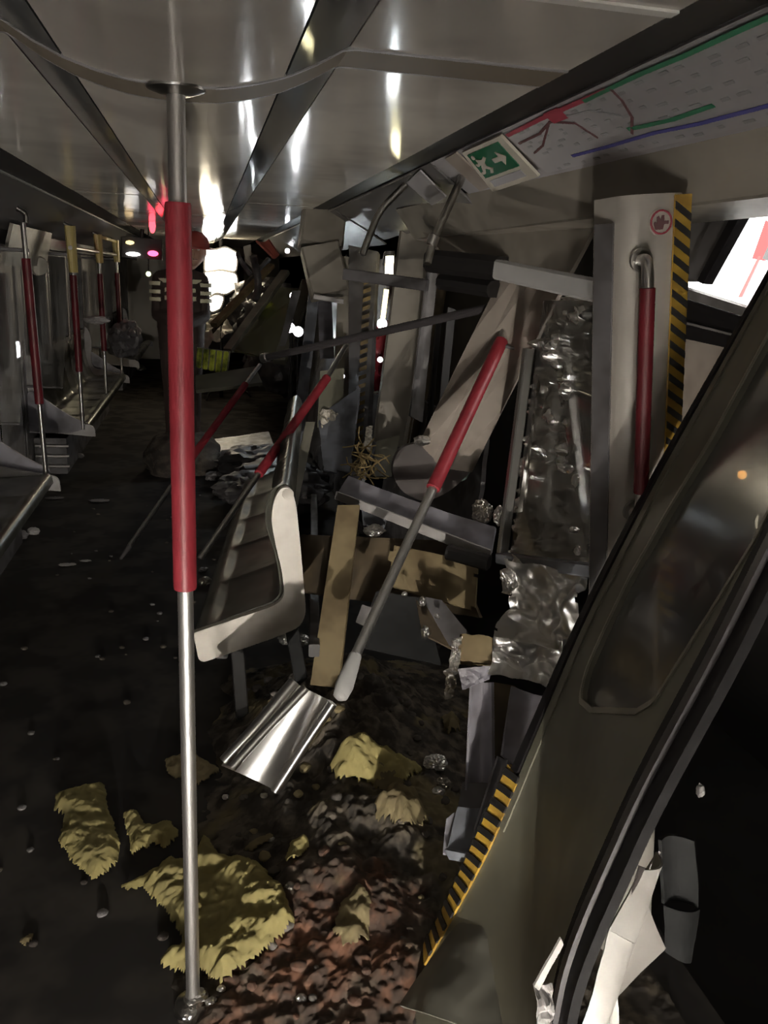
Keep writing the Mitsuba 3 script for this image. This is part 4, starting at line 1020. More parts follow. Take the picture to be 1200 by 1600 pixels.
# shreds of foil and glass glinting on floor and heap
gl = [(352, 1010, .01, .02, 'foil scrap on the floor under the tipped bench seat'), (450, 998, .20, .030, 'foil clump under the corner of the cream seat end'), (472, 1000, .18, .024, 'second foil clump under the cream seat end'),
      (680, 1196, .12, .030, 'crumpled foil ball on the heap by the crushed panels'), (692, 1226, .10, .020, 'dull foil scrap beside the crumpled foil ball'), (684, 1245, .08, .016, 'foil scrap above the blue-grey box'), (412, 1256, .06, .009, 'glass fleck under the steel shroud'), (352, 1245, .04, .009, 'glass fleck left below the steel shroud'),
      (424, 1312, .05, .008, 'glass fleck in the rubble centre'), (524, 1244, .09, .007, 'glass fleck on the heap crest'), (452, 1422, .04, .012, 'pale stone fleck beside the large wool pad'), (330, 1580, .01, .010, 'foil grain right of the pole foot'), (346, 1560, .01, .008, 'foil grain beyond the pole foot'), (470, 1590, .01, .010, 'foil grain at the bottom edge')]
for i, (px, py, z, r, lb) in enumerate(gl):
    pt = [(0.081, 3.622, 0.010), (0.336, 3.264, 0.200), (0.399, 3.289, 0.180), (0.740, 2.344, 0.140), (0.745, 2.263, 0.120), (0.716, 2.215, 0.110), (0.169, 2.296, 0.080), (0.052, 2.393, 0.050), (0.179, 2.119, 0.080), (0.389, 2.249, 0.120), (0.208, 1.861, 0.050), (-0.000, 1.608, 0.010), (0.024, 1.636, 0.015), (0.205, 1.548, 0.020)][i]
    one('foil_scrap', lb, 'foil scrap', crumple((pt[0], pt[1], max(pt[2], ground_z(pt[0], pt[1]) + r * .4)), r, 50 + i, (1.2, 1, .8), 2 if r < .02 else 3), 'm_foil' if i not in (4, 10) else 'm_foil_dull')

# scraps on the dark aisle floor
fs_ = [(105, 882, .030, 'pale paper strip on the dark aisle floor'), (134, 876, .020, 'short paper scrap beside the pale strip'), (155, 782, .045, 'grey flat scrap in the middle of the aisle'), (85, 778, .040, 'dim grey scrap near the left pole foot'), (52, 830, .030, 'small bright crumpled paper at the left edge'), (30, 836, .040, 'dull grey rag at the left edge'), (218, 575, .08, 'crumpled foil on the floor far down the aisle'), (240, 545, .10, 'pale heap of scraps at the far end of the aisle'), (110, 706, .035, 'scrap by the end of the heater grille'), (125, 712, .03, 'second scrap by the heater grille'), (335, 745, .06, 'dim grey scrap behind the centre pole'), (345, 770, .05, 'curled metal scrap behind the centre pole'), (362, 768, .05, 'small curled wire scrap beside the fallen pole'), (320, 900, .03, 'chrome ring scrap by the tipped bench'), (318, 885, .02, 'grey scrap above the chrome ring')]
for i, (px, py, r, lb) in enumerate(fs_):
    pt = [(-0.792, 4.830, 0.008), (-0.697, 4.891, 0.008), (-0.773, 6.238, 0.010), (-1.098, 6.320, 0.010), (-1.089, 5.457, 0.020), (-1.158, 5.378, 0.020), (-1.072, 14.688, 0.030), (-1.025, 18.036, 0.050), (-1.212, 7.916, 0.020), (-1.107, 7.752, 0.020), (0.071, 6.936, 0.020), (0.113, 6.368, 0.030), (0.198, 6.405, 0.030), (-0.011, 4.464, 0.020), (-0.018, 4.681, 0.010)][i]
    flat = i in (0, 1, 2, 3)
    one('floor_scrap', lb, 'scrap', crumple(pt, r, 80 + i, (1.5, .8, .12) if flat else (1.2, 1, .7), 2), 'm_greywhite' if i in (0, 1, 4, 7) else ('m_foil_dull' if i in (6, 11, 12, 13) else 'm_greymid'))
lit = np.random.default_rng(31)
for i in range(60):
    y = lit.uniform(1.7, 6.5)
    x = lit.uniform(-.85, .05)
    r = lit.uniform(.006, .016)
    side = 'left of the centre pole' if y < 2.6 else ('between the left bench and the tipped bench' if y < 4.2 else 'far down the aisle')
    lb = '%s grit crumb on the dark aisle floor %s' % (['dark', 'grey', 'brown'][i % 3], side)
    one('grit', lb, 'grit', rock((x, y, r * .3), r, 300 + i, (1, 1, .5)), ['m_chunk_dark', 'm_greymid', 'm_chunk_dark'][i % 3], 50, group=lb.replace('crumb', 'crumbs'))

# ------------------------------------------------------------------ deep wreckage on the right
# pillars of the torn wall
pl = thing('wall_pillar', 'broad beige wall pillar with stained right side, behind the dark rail', 'pillar')
part(pl, 'face', slab([(1.042, 4.600, 1.995), (1.243, 4.500, 1.980), (1.060, 4.300, 0.817), (0.902, 4.400, 0.831)], .05, 16, 30, .012, 3, 3, .03), 'm_beige', 40)
part(pl, 'return', slab([(1.236, 4.500, 1.979), (1.355, 4.700, 1.832), (1.176, 4.500, 0.777), (1.054, 4.300, 0.800)], .02, 8, 20, .015, 4, 5), 'm_wood_dark', 40)
one('grey_strip', 'bent grey metal strip right of the beige pillar', 'strip', slab([(1.069, 4.100, 1.749), (1.122, 4.100, 1.740), (1.064, 4.000, 1.010), (0.996, 4.000, 1.041)], .012, 8, 24, .03, 4, 6, .01), 'm_greymid', 40)
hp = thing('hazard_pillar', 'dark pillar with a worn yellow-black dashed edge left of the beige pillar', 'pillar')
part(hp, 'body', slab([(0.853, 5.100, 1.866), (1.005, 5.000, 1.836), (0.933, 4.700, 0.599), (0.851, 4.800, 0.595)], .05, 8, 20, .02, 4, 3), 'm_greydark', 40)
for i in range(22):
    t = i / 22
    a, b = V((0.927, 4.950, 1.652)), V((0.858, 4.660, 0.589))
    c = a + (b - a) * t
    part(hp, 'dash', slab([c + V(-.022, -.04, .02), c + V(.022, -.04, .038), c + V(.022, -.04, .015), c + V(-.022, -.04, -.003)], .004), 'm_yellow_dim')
for i, (c4, mat, lb) in enumerate([
        ([(0.863, 5.600, 1.818), (0.956, 5.600, 1.815), (0.942, 5.400, 0.848), (0.823, 5.400, 0.846)], 'm_beige', 'tan upright strip in the dark wreck left of the hazard pillar'),
        ([(0.938, 5.500, 1.841), (0.997, 5.500, 1.844), (0.972, 5.300, 0.947), (0.913, 5.300, 0.946)], 'm_rubber', 'black upright strip in the dark wreck'),
        ([(1.157, 4.000, 1.575), (1.197, 4.000, 1.564), (1.142, 3.900, 0.933), (1.109, 3.900, 0.932)], 'm_rubber_light', 'dark window bar right of the grey strip'),
        ([(1.131, 4.100, 1.508), (1.157, 4.100, 1.509), (1.110, 4.000, 0.913), (1.084, 4.000, 0.912)], 'm_rubber', 'thin black window bar'),
        ([(0.807, 6.200, 1.512), (0.910, 6.200, 1.516), (0.912, 6.000, 1.121), (0.810, 6.000, 1.118)], 'm_lilac', 'grey vertical panel under the hanging duct box'),
        ([(0.660, 6.600, 1.563), (0.729, 6.600, 1.566), (0.599, 6.400, 1.168), (0.551, 6.400, 1.166)], 'm_greymid', 'grey slanted strip left of the duct box'),
        ([(0.780, 6.400, 1.711), (0.857, 6.400, 1.692), (0.699, 6.100, 0.345), (0.613, 6.100, 0.345)], 'm_bluegrey', 'blue-grey slanted strip under the duct box'),
        ([(0.527, 4.400, 0.933), (0.576, 4.400, 0.933), (0.449, 4.100, 0.521), (0.403, 4.100, 0.555)], 'm_olive_light', 'olive strip behind the cream seat end'),
        ([(0.450, 4.500, 0.844), (0.506, 4.500, 0.844), (0.385, 4.200, 0.614), (0.352, 4.200, 0.614)], 'm_olive', 'darker olive strip behind the bench back')]):
    one('wreck_strip', lb, 'strip', slab(c4, .015, 6, 16, .02, 4, 20 + i), mat, 40)
one('grey_rail', 'grey horizontal bar crossing the beige pillar', 'bar', beam((0.692, 4.300, 1.706), (1.048, 4.000, 1.672), .03, .055), 'm_greydark')
tp = thing('torn_sheet_metal', 'torn grey sheet-metal panel with a ragged white top edge behind the fallen pole', 'panel')
part(tp, 'panel', slab([(0.595, 4.500, 0.952), (0.825, 4.400, 1.144), (0.728, 4.100, 0.706), (0.596, 4.150, 0.728)], .012, 30, 30, .05, 4, 3, 0, ragged=.10), 'm_bluegrey', 40)
part(tp, 'ragged_edge', slab([(0.594, 4.450, 0.995), (0.722, 4.420, 1.015), (0.669, 4.360, 0.865), (0.608, 4.380, 0.910)], .006, 30, 24, .05, 16, 4, 0, ridged=True, ragged=.2), 'm_plywhite')
one('olive_panel', 'olive torn panel above the ragged white edge', 'panel', slab([(0.616, 4.550, 1.190), (0.750, 4.550, 1.211), (0.726, 4.420, 0.890), (0.595, 4.440, 0.899)], .012, 12, 14, .03, 5, 6), 'm_olive', 40)
one('olive_panel', 'dim green-grey panel at the foot of the beige pillar', 'panel', slab([(0.875, 4.200, 0.871), (1.000, 4.200, 0.906), (0.944, 4.100, 0.706), (0.842, 4.100, 0.706)], .012, 12, 14, .03, 5, 9), 'm_olive', 40)
sw = []
r2 = np.random.default_rng(5)
c0 = V((0.763, 3.950, 0.817))
for i in range(46):
    a = c0 + r2.normal(0, 1, 3) * V(.055, .05, .055)
    d = unit(r2.normal(0, 1, 3)) * .05
    sw.append(tube(bend([a - d, a + r2.normal(0, .015, 3), a + d], 3, .03), .0035, 5))
one('straw_tangle', 'tangle of straw-coloured torn fibres at the foot of the hazard pillar', 'fibres', cat(*sw), 'm_straw', 40, kind='stuff')
one('ragged_white', 'ragged white torn edge right of the straw tangle', 'scrap', slab([(0.798, 4.100, 0.963), (0.830, 4.100, 0.976), (0.820, 4.050, 0.851), (0.779, 4.050, 0.867)], .005, 12, 22, .04, 14, 3, ridged=True, ragged=.12), 'm_plywhite')
one('red_bag', 'dark red bag with a pale ring behind the beige pillar', 'bag', crumple((1.066, 5.200, 1.214), .13, 61, (.8, .8, 1.5)), mat='m_red', smooth=50)
one('white_ring', 'thin pale ring below the dark red bag', 'ring', tube([V((1.026, 5.050, 1.080)) + V(.05 * math.cos(a), 0, .07 * math.sin(a)) for a in np.linspace(1.6, 5.2, 20)], .008, 8), 'm_plywhite', 50)
one('dark_mound', 'dark jumble of wrecked seat parts on the floor behind the fallen poles', 'wreckage', cat(*[crumple((.28 + .35 * r2.random(), 5.3 + 1.6 * r2.random(), .12 + .12 * r2.random()), .16 + .1 * r2.random(), 70 + i, (1.4, 1.2, .6)) for i in range(7)]), 'm_greydark', 40)
one('dark_plate', 'dim flat plate lying behind the centre pole', 'plate', slab([(-0.016, 7.789, 0.150), (0.604, 8.038, 0.200), (0.613, 7.373, 0.150), (0.050, 7.364, 0.120)], .02, 16, 8, .03, 4, 6), 'm_bluegrey', 40)

# hanging duct box
db = thing('duct_box', 'bent beige duct box hanging from the right cove', 'box')
part(db, 'upper', beam((0.755, 5.600, 2.087), (0.724, 5.500, 1.856), .27, .16, (0, 1, 0), .012), 'm_beige')
part(db, 'lower', beam((0.713, 5.450, 1.855), (0.776, 5.350, 1.572), .24, .15, (0, 1, 0), .012), 'm_beige')
part(db, 'lip', beam((0.659, 5.250, 1.566), (0.843, 5.250, 1.543), .03, .03, bev=.005), 'm_greywhite')
# tilted greenish window with hi-vis reflections
tw = thing('tilted_window', 'tilted window with olive glass leaning at the far right of the aisle', 'window')
part(tw, 'pane', slab([(0.290, 8.500, 0.946), (0.756, 9.200, 1.534), (1.033, 9.000, 1.551), (0.671, 8.200, 0.856)], .012), 'm_dirtyglass')
part(tw, 'frame', beam((0.226, 8.450, 0.930), (0.858, 9.300, 1.703), .10, .05), 'm_olive_light')
part(tw, 'frame', beam((0.095, 8.700, 1.156), (0.723, 9.500, 1.762), .08, .05), 'm_wood')
part(tw, 'frame', beam((1.060, 8.900, 1.618), (0.704, 8.150, 0.862), .13, .06), 'm_olive')
part(tw, 'backing', slab([(0.282, 8.650, 0.913), (0.765, 9.300, 1.533), (1.018, 9.100, 1.516), (0.670, 8.350, 0.865)], .02, 20, 20, .06, 3, 3), 'm_windowgreen', 40)
one('hivis_cloth', 'crumpled yellow-green reflective cloth inside the tilted window', 'cloth', crumple((0.660, 8.950, 1.239), .12, 65, (1, .4, 1.1)), 'm_hivis', 50)
# lit slatted bench back in the distance
lb_ = thing('slatted_seat', 'brightly lit slatted seat back behind the centre pole', 'seat')
S0, S1, S2, S3 = V((-0.059, 7.200, 1.062)), V((0.214, 7.200, 1.034)), V((0.189, 7.100, 0.863)), V((-0.070, 7.100, 0.920))
part(lb_, 'back', slab([S0, S1, S2, S3], .02), 'm_olive')
for i in range(5):
    a0, a1 = i / 5 + .03, i / 5 + .13
    o = V(0, -.02, 0)
    part(lb_, 'slat', slab([S0 + (S1 - S0) * a0 + o, S0 + (S1 - S0) * a1 + o, S3 + (S2 - S3) * a1 + o, S3 + (S2 - S3) * a0 + o], .02, 4, 6, 0, 1, 0, .012), 'm_hivis', 40)
part(lb_, 'seat_board', slab([(-0.070, 7.000, 0.838), (0.410, 6.900, 0.939), (0.449, 6.700, 0.836), (-0.069, 6.700, 0.765)], .03, 6, 6, .02, 3, 3), 'm_olive', 40)
one('pink_curve', 'curved salmon-pink piece hanging at the far right end of the ceiling', 'panel', slab([(0.526, 9.000, 1.995), (0.656, 9.000, 2.015), (0.753, 8.900, 1.868), (0.676, 8.900, 1.852)], .02, 10, 10, 0, 1, 0, .05), 'm_pink', 40)
one('cream_curve', 'bright cream bent strip below the salmon-pink piece', 'strip', slab([(0.424, 9.600, 1.941), (0.506, 9.600, 1.972), (0.516, 9.500, 1.732), (0.447, 9.500, 1.795)], .02, 6, 12, .02, 4, 2), 'm_plywhite', 40)
for i, (a, b, y, lb) in enumerate([((318, 330), (340, 334), 9.5, 'short cream bar at the far end of the ceiling'), ((344, 300), (332, 345), 9.2, 'pale bent ceiling strip hanging at the far end')]):
    pa, pb = [((0.005, 8.000, 2.143), (0.128, 8.000, 2.183)), ((0.148, 7.600, 2.232), (0.078, 7.600, 2.064))][i]
    one('hanging_strip', lb, 'strip', beam(pa, pb, .03, .03), 'm_plywhite')
# wreck silhouettes in front of the floodlight
wr = np.random.default_rng(8)
for i, (a, b) in enumerate([((0.366, 9.500, 1.375), (0.716, 9.800, 1.832)), ((0.071, 9.000, 1.058), (0.509, 9.600, 1.501)), ((0.497, 9.400, 1.652), (0.362, 9.400, 1.868)), ((0.180, 9.200, 1.214), (0.462, 9.800, 1.578)), ((0.530, 9.000, 1.400), (0.501, 9.000, 1.844))]):
    one('bent_bar', ['long bent bar rising right of the floodlight', 'lowest bent bar under the floodlight', 'short bent bar at the right edge of the floodlight', 'thin bent bar across the lower floodlight', 'upright bent bar right of the floodlight'][i], 'bar', tube(bend([a, V(a) * .5 + V(b) * .5 + V(*wr.normal(0, .06, 3)), b], 6, .2), [.03, .022, .025, .016, .04][i], 10), 'm_wood_dark' if i % 2 else 'm_greydark', 50)
one('dark_mass', 'dark crushed seating mass right of the floodlight', 'wreckage', cat(*[crumple((.72 + .35 * wr.random(), 9.9 + 1.2 * wr.random(), .5 + .9 * wr.random()), .25 + .12 * wr.random(), 90 + i, (1, 1.2, 1.1)) for i in range(9)]), 'm_greydark', 40)
one('crushed_wall', 'crushed dark side wall between the hanging box and the beige pillar', 'panel', slab([(1.25, 4.9, 1.88), (1.25, 9.5, 1.88), (1.05, 9.5, 0.0), (.92, 4.9, 0.0)], .02, 60, 40, .22, 1.6, 17, 0, ragged=.10), 'm_greydark', 40)
one('crushed_wall', 'crushed dark wall lining behind the brown boards', 'panel', slab([(1.20, 3.35, 1.05), (1.22, 5.0, 1.05), (1.0, 5.0, 0.0), (1.02, 3.35, 0.0)], .02, 30, 24, .12, 2.2, 19), 'm_greydark', 40)

one('debris_mound', 'low dark mound of rubble under the feet of the person', 'rubble', rock((((-0.186, 7.300, 0.744))[0], 7.3, .04), .44, 77, (.75, .75, .62), 3), 'm_chunk_dark', 50)

# ------------------------------------------------------------------ person behind the centre pole
def body(bones, edge=.022, rounds=10):
    """One continuous surface over the bones: hulls of the spheres at their two joints, joined, refined and smoothed."""
    man = None
    for (a, ra, b, rb) in bones:
        s = []
        for c, r in ((a, ra), (b, rb)):
            m = trimesh.creation.icosphere(subdivisions=2, radius=r)
            s.append(m.vertices + V(c))
        hpts = np.vstack(s)
        h = m3.Manifold.hull_points(hpts.astype(np.float64))
        man = h if man is None else man + h
    man = man.refine_to_length(edge)
    me = man.to_mesh()
    tm = trimesh.Trimesh(np.array(me.vert_properties)[:, :3], np.array(me.tri_verts), process=True)
    trimesh.smoothing.filter_taubin(tm, iterations=rounds)
    return tm


pc = V((-0.186, 7.300, 0.744))
X0, Y0 = pc[0], 7.3
J = lambda x, y, z: (X0 + x * .82 + (.12 if z > 1.55 else 0), Y0 + y, z + .19)
pn = thing('person', 'person in a dark jacket with reflective bands standing mostly hidden behind the centre pole', 'person')
head = [(J(0, 0, 1.62), .085, J(0, .012, 1.67), .088), (J(0, -.05, 1.57), .05, J(0, -.01, 1.62), .075), (J(0, .01, 1.47), .058, J(0, 0, 1.58), .055)]
torso = [(J(-.10, 0, 1.38), .10, J(.10, 0, 1.38), .10), (J(-.08, 0, 1.36), .12, J(-.07, 0, 1.02), .12), (J(.08, 0, 1.36), .12, J(.07, 0, 1.02), .12), (J(-.07, 0, .95), .115, J(.07, 0, .95), .115)]
legs = [(J(-.09, 0, .92), .10, J(-.10, -.02, .50), .062), (J(-.10, -.02, .50), .062, J(-.10, .01, .10), .045), (J(-.10, .02, .05), .045, J(-.11, -.14, .04), .038),
        (J(.09, 0, .92), .10, J(.10, -.02, .50), .062), (J(.10, -.02, .50), .062, J(.10, .01, .10), .045), (J(.10, .02, .05), .045, J(.11, -.14, .04), .038)]
arms = [(J(-.18, 0, 1.40), .062, J(-.21, -.02, 1.13), .048), (J(-.21, -.02, 1.13), .048, J(-.06, -.19, 1.10), .036), (J(-.06, -.19, 1.10), .036, J(-.02, -.21, 1.12), .032),
        (J(.18, 0, 1.40), .062, J(.21, -.02, 1.13), .048), (J(.21, -.02, 1.13), .048, J(.07, -.19, 1.08), .036), (J(.07, -.19, 1.08), .036, J(.03, -.21, 1.07), .032)]
fing = []
for i in range(4):
    fing.append((J(-.02, -.215, 1.095 + i * .016), .010, J(.045, -.225, 1.085 + i * .015), .008))
    fing.append((J(.03, -.215, 1.045 + i * .016), .010, J(-.035, -.225, 1.04 + i * .015), .008))
fing += [(J(-.03, -.22, 1.145), .011, J(.005, -.235, 1.165), .009), (J(.04, -.22, 1.10), .011, J(.01, -.235, 1.125), .009)]
nose = [(J(0, -.10, 1.615), .012, J(0, -.082, 1.65), .010), (J(-.088, .0, 1.62), .018, J(-.088, .0, 1.65), .018), (J(.088, .0, 1.62), .018, J(.088, .0, 1.65), .018)]
part(pn, 'body', body(head + nose + torso + legs + arms + fing, .02, 6), 'm_skin', True)
jb = [(a, ra + .018, b, rb + .018) for a, ra, b, rb in torso + arms[:2] + arms[3:5]]
part(pn, 'jacket', body(jb, .03, 6), 'm_jacket', True, 'dark jacket')
part(pn, 'trousers', body([(a, ra + .015, b, rb + .015) for a, ra, b, rb in legs[:2] + legs[3:5]], .03, 4), 'm_jacket', True, 'dark trousers')
part(pn, 'boot', body([(a, ra + .012, b, rb + .012) for a, ra, b, rb in legs[2:3]], .02, 3), 'm_black', True)
part(pn, 'boot', body([(a, ra + .012, b, rb + .012) for a, ra, b, rb in legs[5:6]], .02, 3), 'm_black', True)
part(pn, 'helmet', cat(lathe([(.118, 0), (.116, .25), (.100, .6), (.06, .9), (.0, 1)], J(0, 0, 1.665), J(0, .0, 1.80), 28), lathe([(.12, 0), (.145, .3), (.145, .7), (.11, 1)], J(0, 0, 1.655), J(0, 0, 1.67), 28)), 'm_helmet', 40, 'dark red helmet')
for e in (-.032, .032):
    part(pn, 'eye', rock(J(e, -.082, 1.655), .011, 2, (1, 1, 1), 2), 'm_plywhite', True)
part(pn, 'mouth', beam(J(-.022, -.098, 1.575), J(.022, -.098, 1.575), .008, .006), 'm_mapbrown')


def band(z, rx, ry, h, x=0.0):
    """An oval band round the jacket."""
    a = np.linspace(0, 2 * np.pi, 41)
    p = np.array([[J(x + rx * math.cos(t), ry * math.sin(t), z + k * h) for k in (-.5, -.17, .17, .5)] for t in a])
    return solid(p, .006)


for z in (1.40, 1.33, 1.265):
    part(pn, 'reflective_band', band(z, .232, .158, .034), 'm_band', 40, 'pale reflective band')

for sd in (-1, 1):
    for z in (1.375, 1.31, 1.25):
        a = np.linspace(0, 2 * np.pi, 25)
        p = np.array([[J(sd * .195 + .088 * math.cos(t) / .82, -.01 + .086 * math.sin(t), z + q * .030) for q in (-.5, .5)] for t in a])
        part(pn, 'reflective_band', solid(p, .006), 'm_band', 40, 'pale reflective band')

# ------------------------------------------------------------------ overhead fittings and far lamps on the left
rv = thing('overhead_rail', 'overhead grab rail with yellow-lit brackets along the left side', 'rail')
part(rv, 'bar', tube([(-.985, 6.95, 1.80), (-.985, 8.8, 1.80), (-.985, 10.5, 1.80)], .016, 12), 'm_steel_dull', 40)
for (y, h) in [(7.0, .34), (8.75, .26), (10.45, .24)]:
    part(rv, 'bracket', slab([(-1.02, y - .03, 1.96), (-.95, y - .03, 1.96), (-.95, y - .02, 1.96 - h), (-1.0, y - .02, 1.96 - h)], .03, 6, 10, 0, 1, 0, .01), 'm_warmyellow', 40, 'cream-yellow bracket')
part(rv, 'bracket', beam((-.985, 8.75, 1.945), (-.985, 10.45, 1.945), .03, .03), 'm_warmyellow', False, 'cream-yellow bar')
one('ad_panel', 'pale advertising panel under the left cove above the bench', 'panel', slab([(-1.10, 5.5, 1.90), (-1.12, 6.95, 1.90), (-1.17, 6.95, 1.66), (-1.165, 5.5, 1.66)], .02, 8, 8, .02, 3, 3), 'm_beige', 40)
one('round_lamp', 'small round pale fitting under the left cove', 'fitting', lathe([(.0, 0), (.07, .1), (.06, .8), (.0, 1)], (-1.16, 6.6, 1.66), (-1.14, 6.57, 1.655), 20), 'm_plywhite', 40)
ib = thing('indicator_box', 'dark hanging box with small red, white and amber lights left of the centre pole', 'indicator box')
part(ib, 'body', beam((-0.633, 9.600, 1.975), (-0.639, 9.600, 1.767), .42, .06, (0, 1, 0), .008), 'm_black')
part(ib, 'hanger', tube([(-0.633, 9.600, 1.975), (-0.630, 9.600, 2.065)], .02, 10), 'm_black', 40)
for (c, r, e, nm, mat) in [((-0.454, 8.300, 2.054), (.03, .03, .07), (5.0, .25, .35), 'red_light', 'm_red'), ((-0.523, 9.550, 1.824), (.055, .03, .030), (6.0, .35, .8), 'red_light', 'm_red'),
                           ((-0.726, 9.550, 1.807), (.075, .03, .022), (5.0, 4.8, 4.6), 'white_light', 'm_white'), ((-0.755, 9.550, 1.922), (.045, .03, .022), (2.2, 1.5, .6), 'amber_light', 'm_warmyellow')]:
    m = trimesh.creation.icosphere(subdivisions=2)
    m.vertices = m.vertices * np.array(r) + V(c)
    k = part(ib, nm, m, mat, True) if c[1] > 9 else one('red_lamp', 'red light on the ceiling left of the centre pole', 'light', m, mat, True)
    scene[k]['emitter'] = {'type': 'area', 'radiance': rgb(*e)}
gl_ = thing('green_light', 'small greenish light on a cord left of the person', 'light')
part(gl_, 'cord', tube([(-0.577, 9.600, 1.626), (-0.565, 9.600, 2.088)], .006, 8), 'm_black', 40)
m = trimesh.creation.icosphere(subdivisions=2, radius=.028)
m.vertices = m.vertices + V((-0.578, 9.600, 1.612))
k = part(gl_, 'bulb', m, 'm_white', True)
scene[k]['emitter'] = {'type': 'area', 'radiance': rgb(1.8, 2.2, 1.1)}
one('grey_ledge', 'bright grey ledge scrap on the far left bench', 'scrap', crumple((-0.935, 7.900, 1.214), .06, 120, (1.6, 1, .5)), 'm_greywhite', 40)
one('grey_ledge', 'dark bundle on the far left bench', 'bundle', crumple((-0.804, 9.200, 0.949), .17, 121, (.9, 1, 1)), 'm_greydark', 40)

# rescue floodlight at the far end: tall panel of lamps on a stand
fl_ = thing('floodlight', 'blinding warm-white floodlight at the far end of the aisle', 'lamp')
FC = V((0.221, 11.500, 1.823))
for j, pts in enumerate([[(0.027, 11.500, 1.940), (0.164, 11.500, 1.931), (0.279, 11.500, 1.977), (0.434, 11.500, 1.906), (0.409, 11.500, 1.680), (0.220, 11.500, 1.703), (0.016, 11.500, 1.661)],
                         [(0.016, 11.500, 1.645), (0.220, 11.500, 1.679), (0.418, 11.500, 1.648), (0.442, 11.500, 1.487), (0.276, 11.500, 1.382), (0.161, 11.500, 1.409), (0.029, 11.500, 1.322)],
                         [(0.029, 11.500, 1.298), (0.153, 11.500, 1.376), (0.260, 11.500, 1.348), (0.209, 11.500, 1.199), (0.093, 11.500, 1.145)]]):
    o2 = bend([V(q[0], q[2], 0) for q in list(pts) + [pts[0]]], 4, .04)[:, :2]
    k = part(fl_, 'lamp_panel', poly3(o2, .03, (0, 11.5, 0), (1, 0, 0), (0, 0, 1)), 'm_white')
    g = FLOOD if j == 0 else FLOOD * .25
    scene[k]['emitter'] = {'type': 'area', 'radiance': rgb(g, g * .86, g * .62)}
    part(fl_, 'housing', poly3(np.array(Polygon(o2).buffer(.02).exterior.coords), .05, (0, 11.56, 0), (1, 0, 0), (0, 0, 1)), 'm_black')
part(fl_, 'stand', tube([FC + V(0, .11, -FC[2] + .01), FC + V(0, .11, .3)], .025, 12), 'm_black', 40)
for i in range(3):
    a = i * 2.094
    part(fl_, 'leg', tube([FC + V(0, .11, -FC[2] + .5), FC + V(.4 * math.cos(a), .11 + .4 * math.sin(a), -FC[2] + .02)], .015, 10), 'm_black', 40)

for i, (c4, lb) in enumerate([([(0.026, 11.300, 1.120), (0.222, 11.300, 1.160), (0.200, 11.100, 0.791), (0.023, 11.100, 0.826)], 'pale crumpled sheet hanging just below the floodlight, by the pole'),
                              ([(0.255, 11.300, 1.210), (0.500, 11.300, 1.333), (0.427, 11.100, 0.920), (0.216, 11.100, 0.832)], 'pale crumpled sheet below the floodlight on its right'),
                              ([(-0.085, 9.000, 1.040), (0.071, 9.000, 1.091), (0.120, 8.800, 0.946), (-0.047, 8.800, 0.909)], 'bright crumpled scrap on the floor in the floodlight')]):
    one('pale_sheet', lb, 'sheet', slab(c4, .006, 18, 18, .10, 4, 30 + i, 0, ridged=True), 'm_plywhite', 40)

# hand torches among the wreckage, cold white
for (c, d, r, pw, lb) in [((0.778, 7.900, 1.208), (-.15, -1, .16), .05, 1.0, 'hand torch shining cold white left of the hanging duct box'), ((0.845, 7.800, 1.182), (-.10, -1, .18), .05, .9, 'second hand torch beside the first'),
                          ((1.014, 4.860, 1.438), (-.25, -1, .12), .032, .6, 'hand torch glinting left of the beige pillar'), ((1.042, 5.000, 1.218), (-.3, -.95, .1), .018, .35, 'small torch lamp on the dark red bag'),
                          ((0.813, 8.000, 1.494), (-.10, -1, .10), .035, .7, 'hand torch above the pair, left of the hanging duct box'), ((1.316, 8.400, 1.837), (-.3, -.9, -.1), .028, .3, 'small cold light right of the duct box'), ((.18, 7.0, .16), (.30, 1.9, .75), .05, 1.6, 'hand torch on the floor shining at the tilted window'), ((0.922, 9.800, 1.932), (-.2, -.9, -.1), .03, .3, 'small bluish light beside the salmon-pink piece'), ((0.793, 4.850, 1.130), (-.2, -.95, .1), .012, .3, 'tiny bluish light above the olive torn panel')]:
    d = unit(d)
    k0 = thing('hand_torch', lb, 'torch')
    c = V(c)
    part(k0, 'barrel', lathe([(.012, 0), (.014, .6), (r, .9), (r, 1)], c - d * .16, c - d * .001, 16), 'm_black', 40)
    if c[1] > 7 and c[2] < 1.6:
        part(k0, 'stand', tube([c - d * .08, (c[0] - d[0] * .08, c[1] - d[1] * .08, .005)], .008, 8), 'm_black', 40)
    k = part(k0, 'lens', lathe([(.001, 0), (r * .92, .2), (r * .92, .8), (.001, 1)], c, c + d * .006, 16), 'm_white')
    scene[k]['emitter'] = {'type': 'area', 'radiance': rgb(TORCH * pw * .88, TORCH * pw * .96, TORCH * pw)}
wl = thing('lamp_tube', 'glowing warm lamp tube above the grey horizontal bar', 'lamp')
k = part(wl, 'tube', tube([(1.038, 4.850, 1.825), (1.040, 4.850, 1.719)], .024, 14), 'm_white', 40)
scene[k]['emitter'] = {'type': 'area', 'radiance': rgb(9, 8, 4.6)}
k = part(wl, 'tube', tube([(1.029, 4.850, 1.634), (1.015, 4.850, 1.468)], .015, 14), 'm_white', 40)
scene[k]['emitter'] = {'type': 'area', 'radiance': rgb(2.2, 1.9, .9)}
part(wl, 'cap', lathe([(.028, 0), (.028, 1)], (1.037, 4.850, 1.845), (1.039, 4.850, 1.818), 14), 'm_greymid', 40)

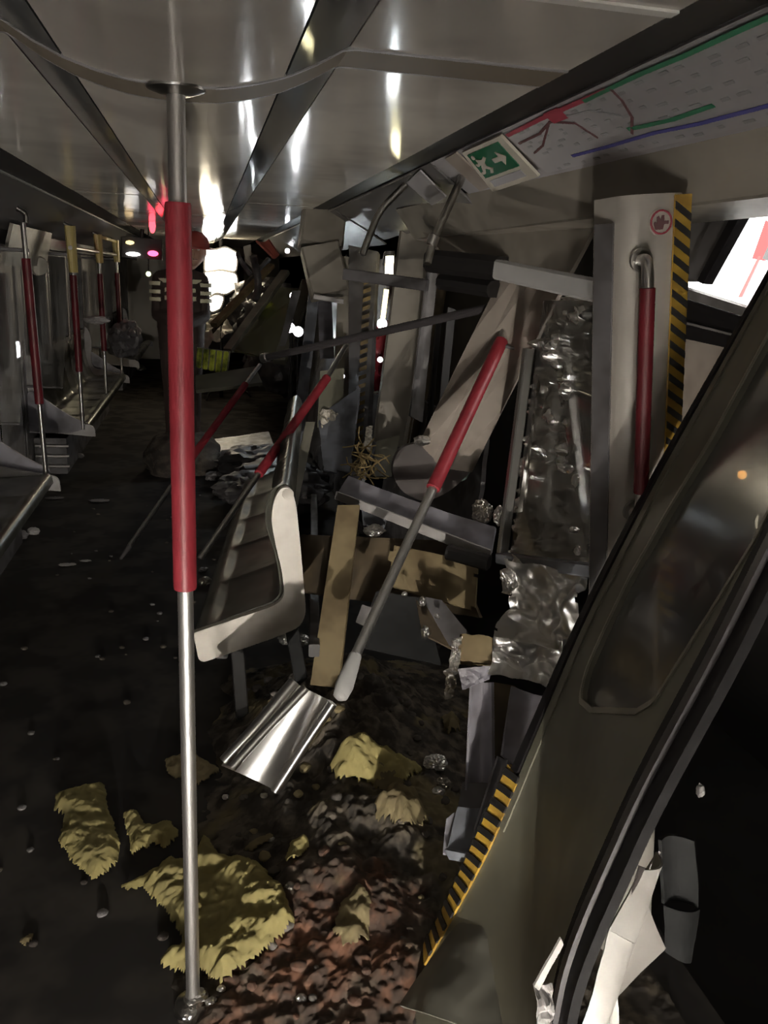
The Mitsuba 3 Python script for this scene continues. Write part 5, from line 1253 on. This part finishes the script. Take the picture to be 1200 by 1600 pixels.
# emergency ceiling lamp and a tube light on the floor, both behind the photographer
el = thing('ceiling_lamp', 'emergency lamp in the ceiling behind the photographer', 'lamp')
k = part(el, 'lens', box(-.30, .30, -1.1, -.95, 2.050, 2.072), 'm_white')
scene[k]['to_world'] = T().translate([.0, 0, -.085])
scene[k]['emitter'] = {'type': 'area', 'radiance': rgb(EMERGENCY, EMERGENCY * .95, EMERGENCY * .86)}
k = part(el, 'housing', box(-.33, .33, -1.13, -.92, 1.99, 2.06), 'm_greymid')
ln = thing('tube_light', 'tube work light standing on the floor behind the photographer', 'lamp')
LC = V(-.30, -1.60, 0)
part(ln, 'base', lathe([(.10, 0), (.10, .6), (.05, 1)], LC + V(0, 0, .003), LC + V(0, 0, .05), 24), 'm_black', 40)
k = part(ln, 'tube', lathe([(.02, 0), (.032, .05), (.032, .95), (.02, 1)], LC + V(0, 0, .052), LC + V(0, 0, .62), 24), 'm_white', 40)
scene[k]['emitter'] = {'type': 'area', 'radiance': rgb(LANTERN, LANTERN * .93, LANTERN * .83)}
part(ln, 'cap', lathe([(.034, 0), (.034, .8), (.02, 1)], LC + V(0, 0, .622), LC + V(0, 0, .66), 24), 'm_black', 40)

hl = thing('hand_lamp', 'hand lamp lying on the floor behind the photographer', 'lamp')
LB, LT = V(.02, -.40, .22), V(.35, 2.7, .62)
ld = unit(LT - LB)
part(hl, 'housing', lathe([(.03, 0), (.05, .1), (.06, .85), (.07, 1)], LB - ld * .20, LB - ld * .02, 24), 'm_black', 40)
part(hl, 'foot', beam(LB - ld * .12 + V(0, 0, -.05), V(LB[0] - ld[0] * .12, LB[1] - ld[1] * .12, .003), .06, .10, (0, 1, 0)), 'm_black')
k = part(hl, 'lens', beam(LB + ld * .0 + V(0, 0, -.16), LB + ld * .0 + V(0, 0, .02), .12, .02, (0, 1, 0), .004), 'm_white')
scene[k]['emitter'] = {'type': 'area', 'radiance': rgb(60.0, 56.0, 50.0)}
scene['hand_lamp_beam'] = {'type': 'spot', 'to_world': T().look_at(origin=list(LB + ld * .03), target=list(LT), up=[0, 0, 1]), 'cutoff_angle': 34.0, 'beam_width': 9.0,
                           'intensity': rgb(BEAM, BEAM * .93, BEAM * .82)}
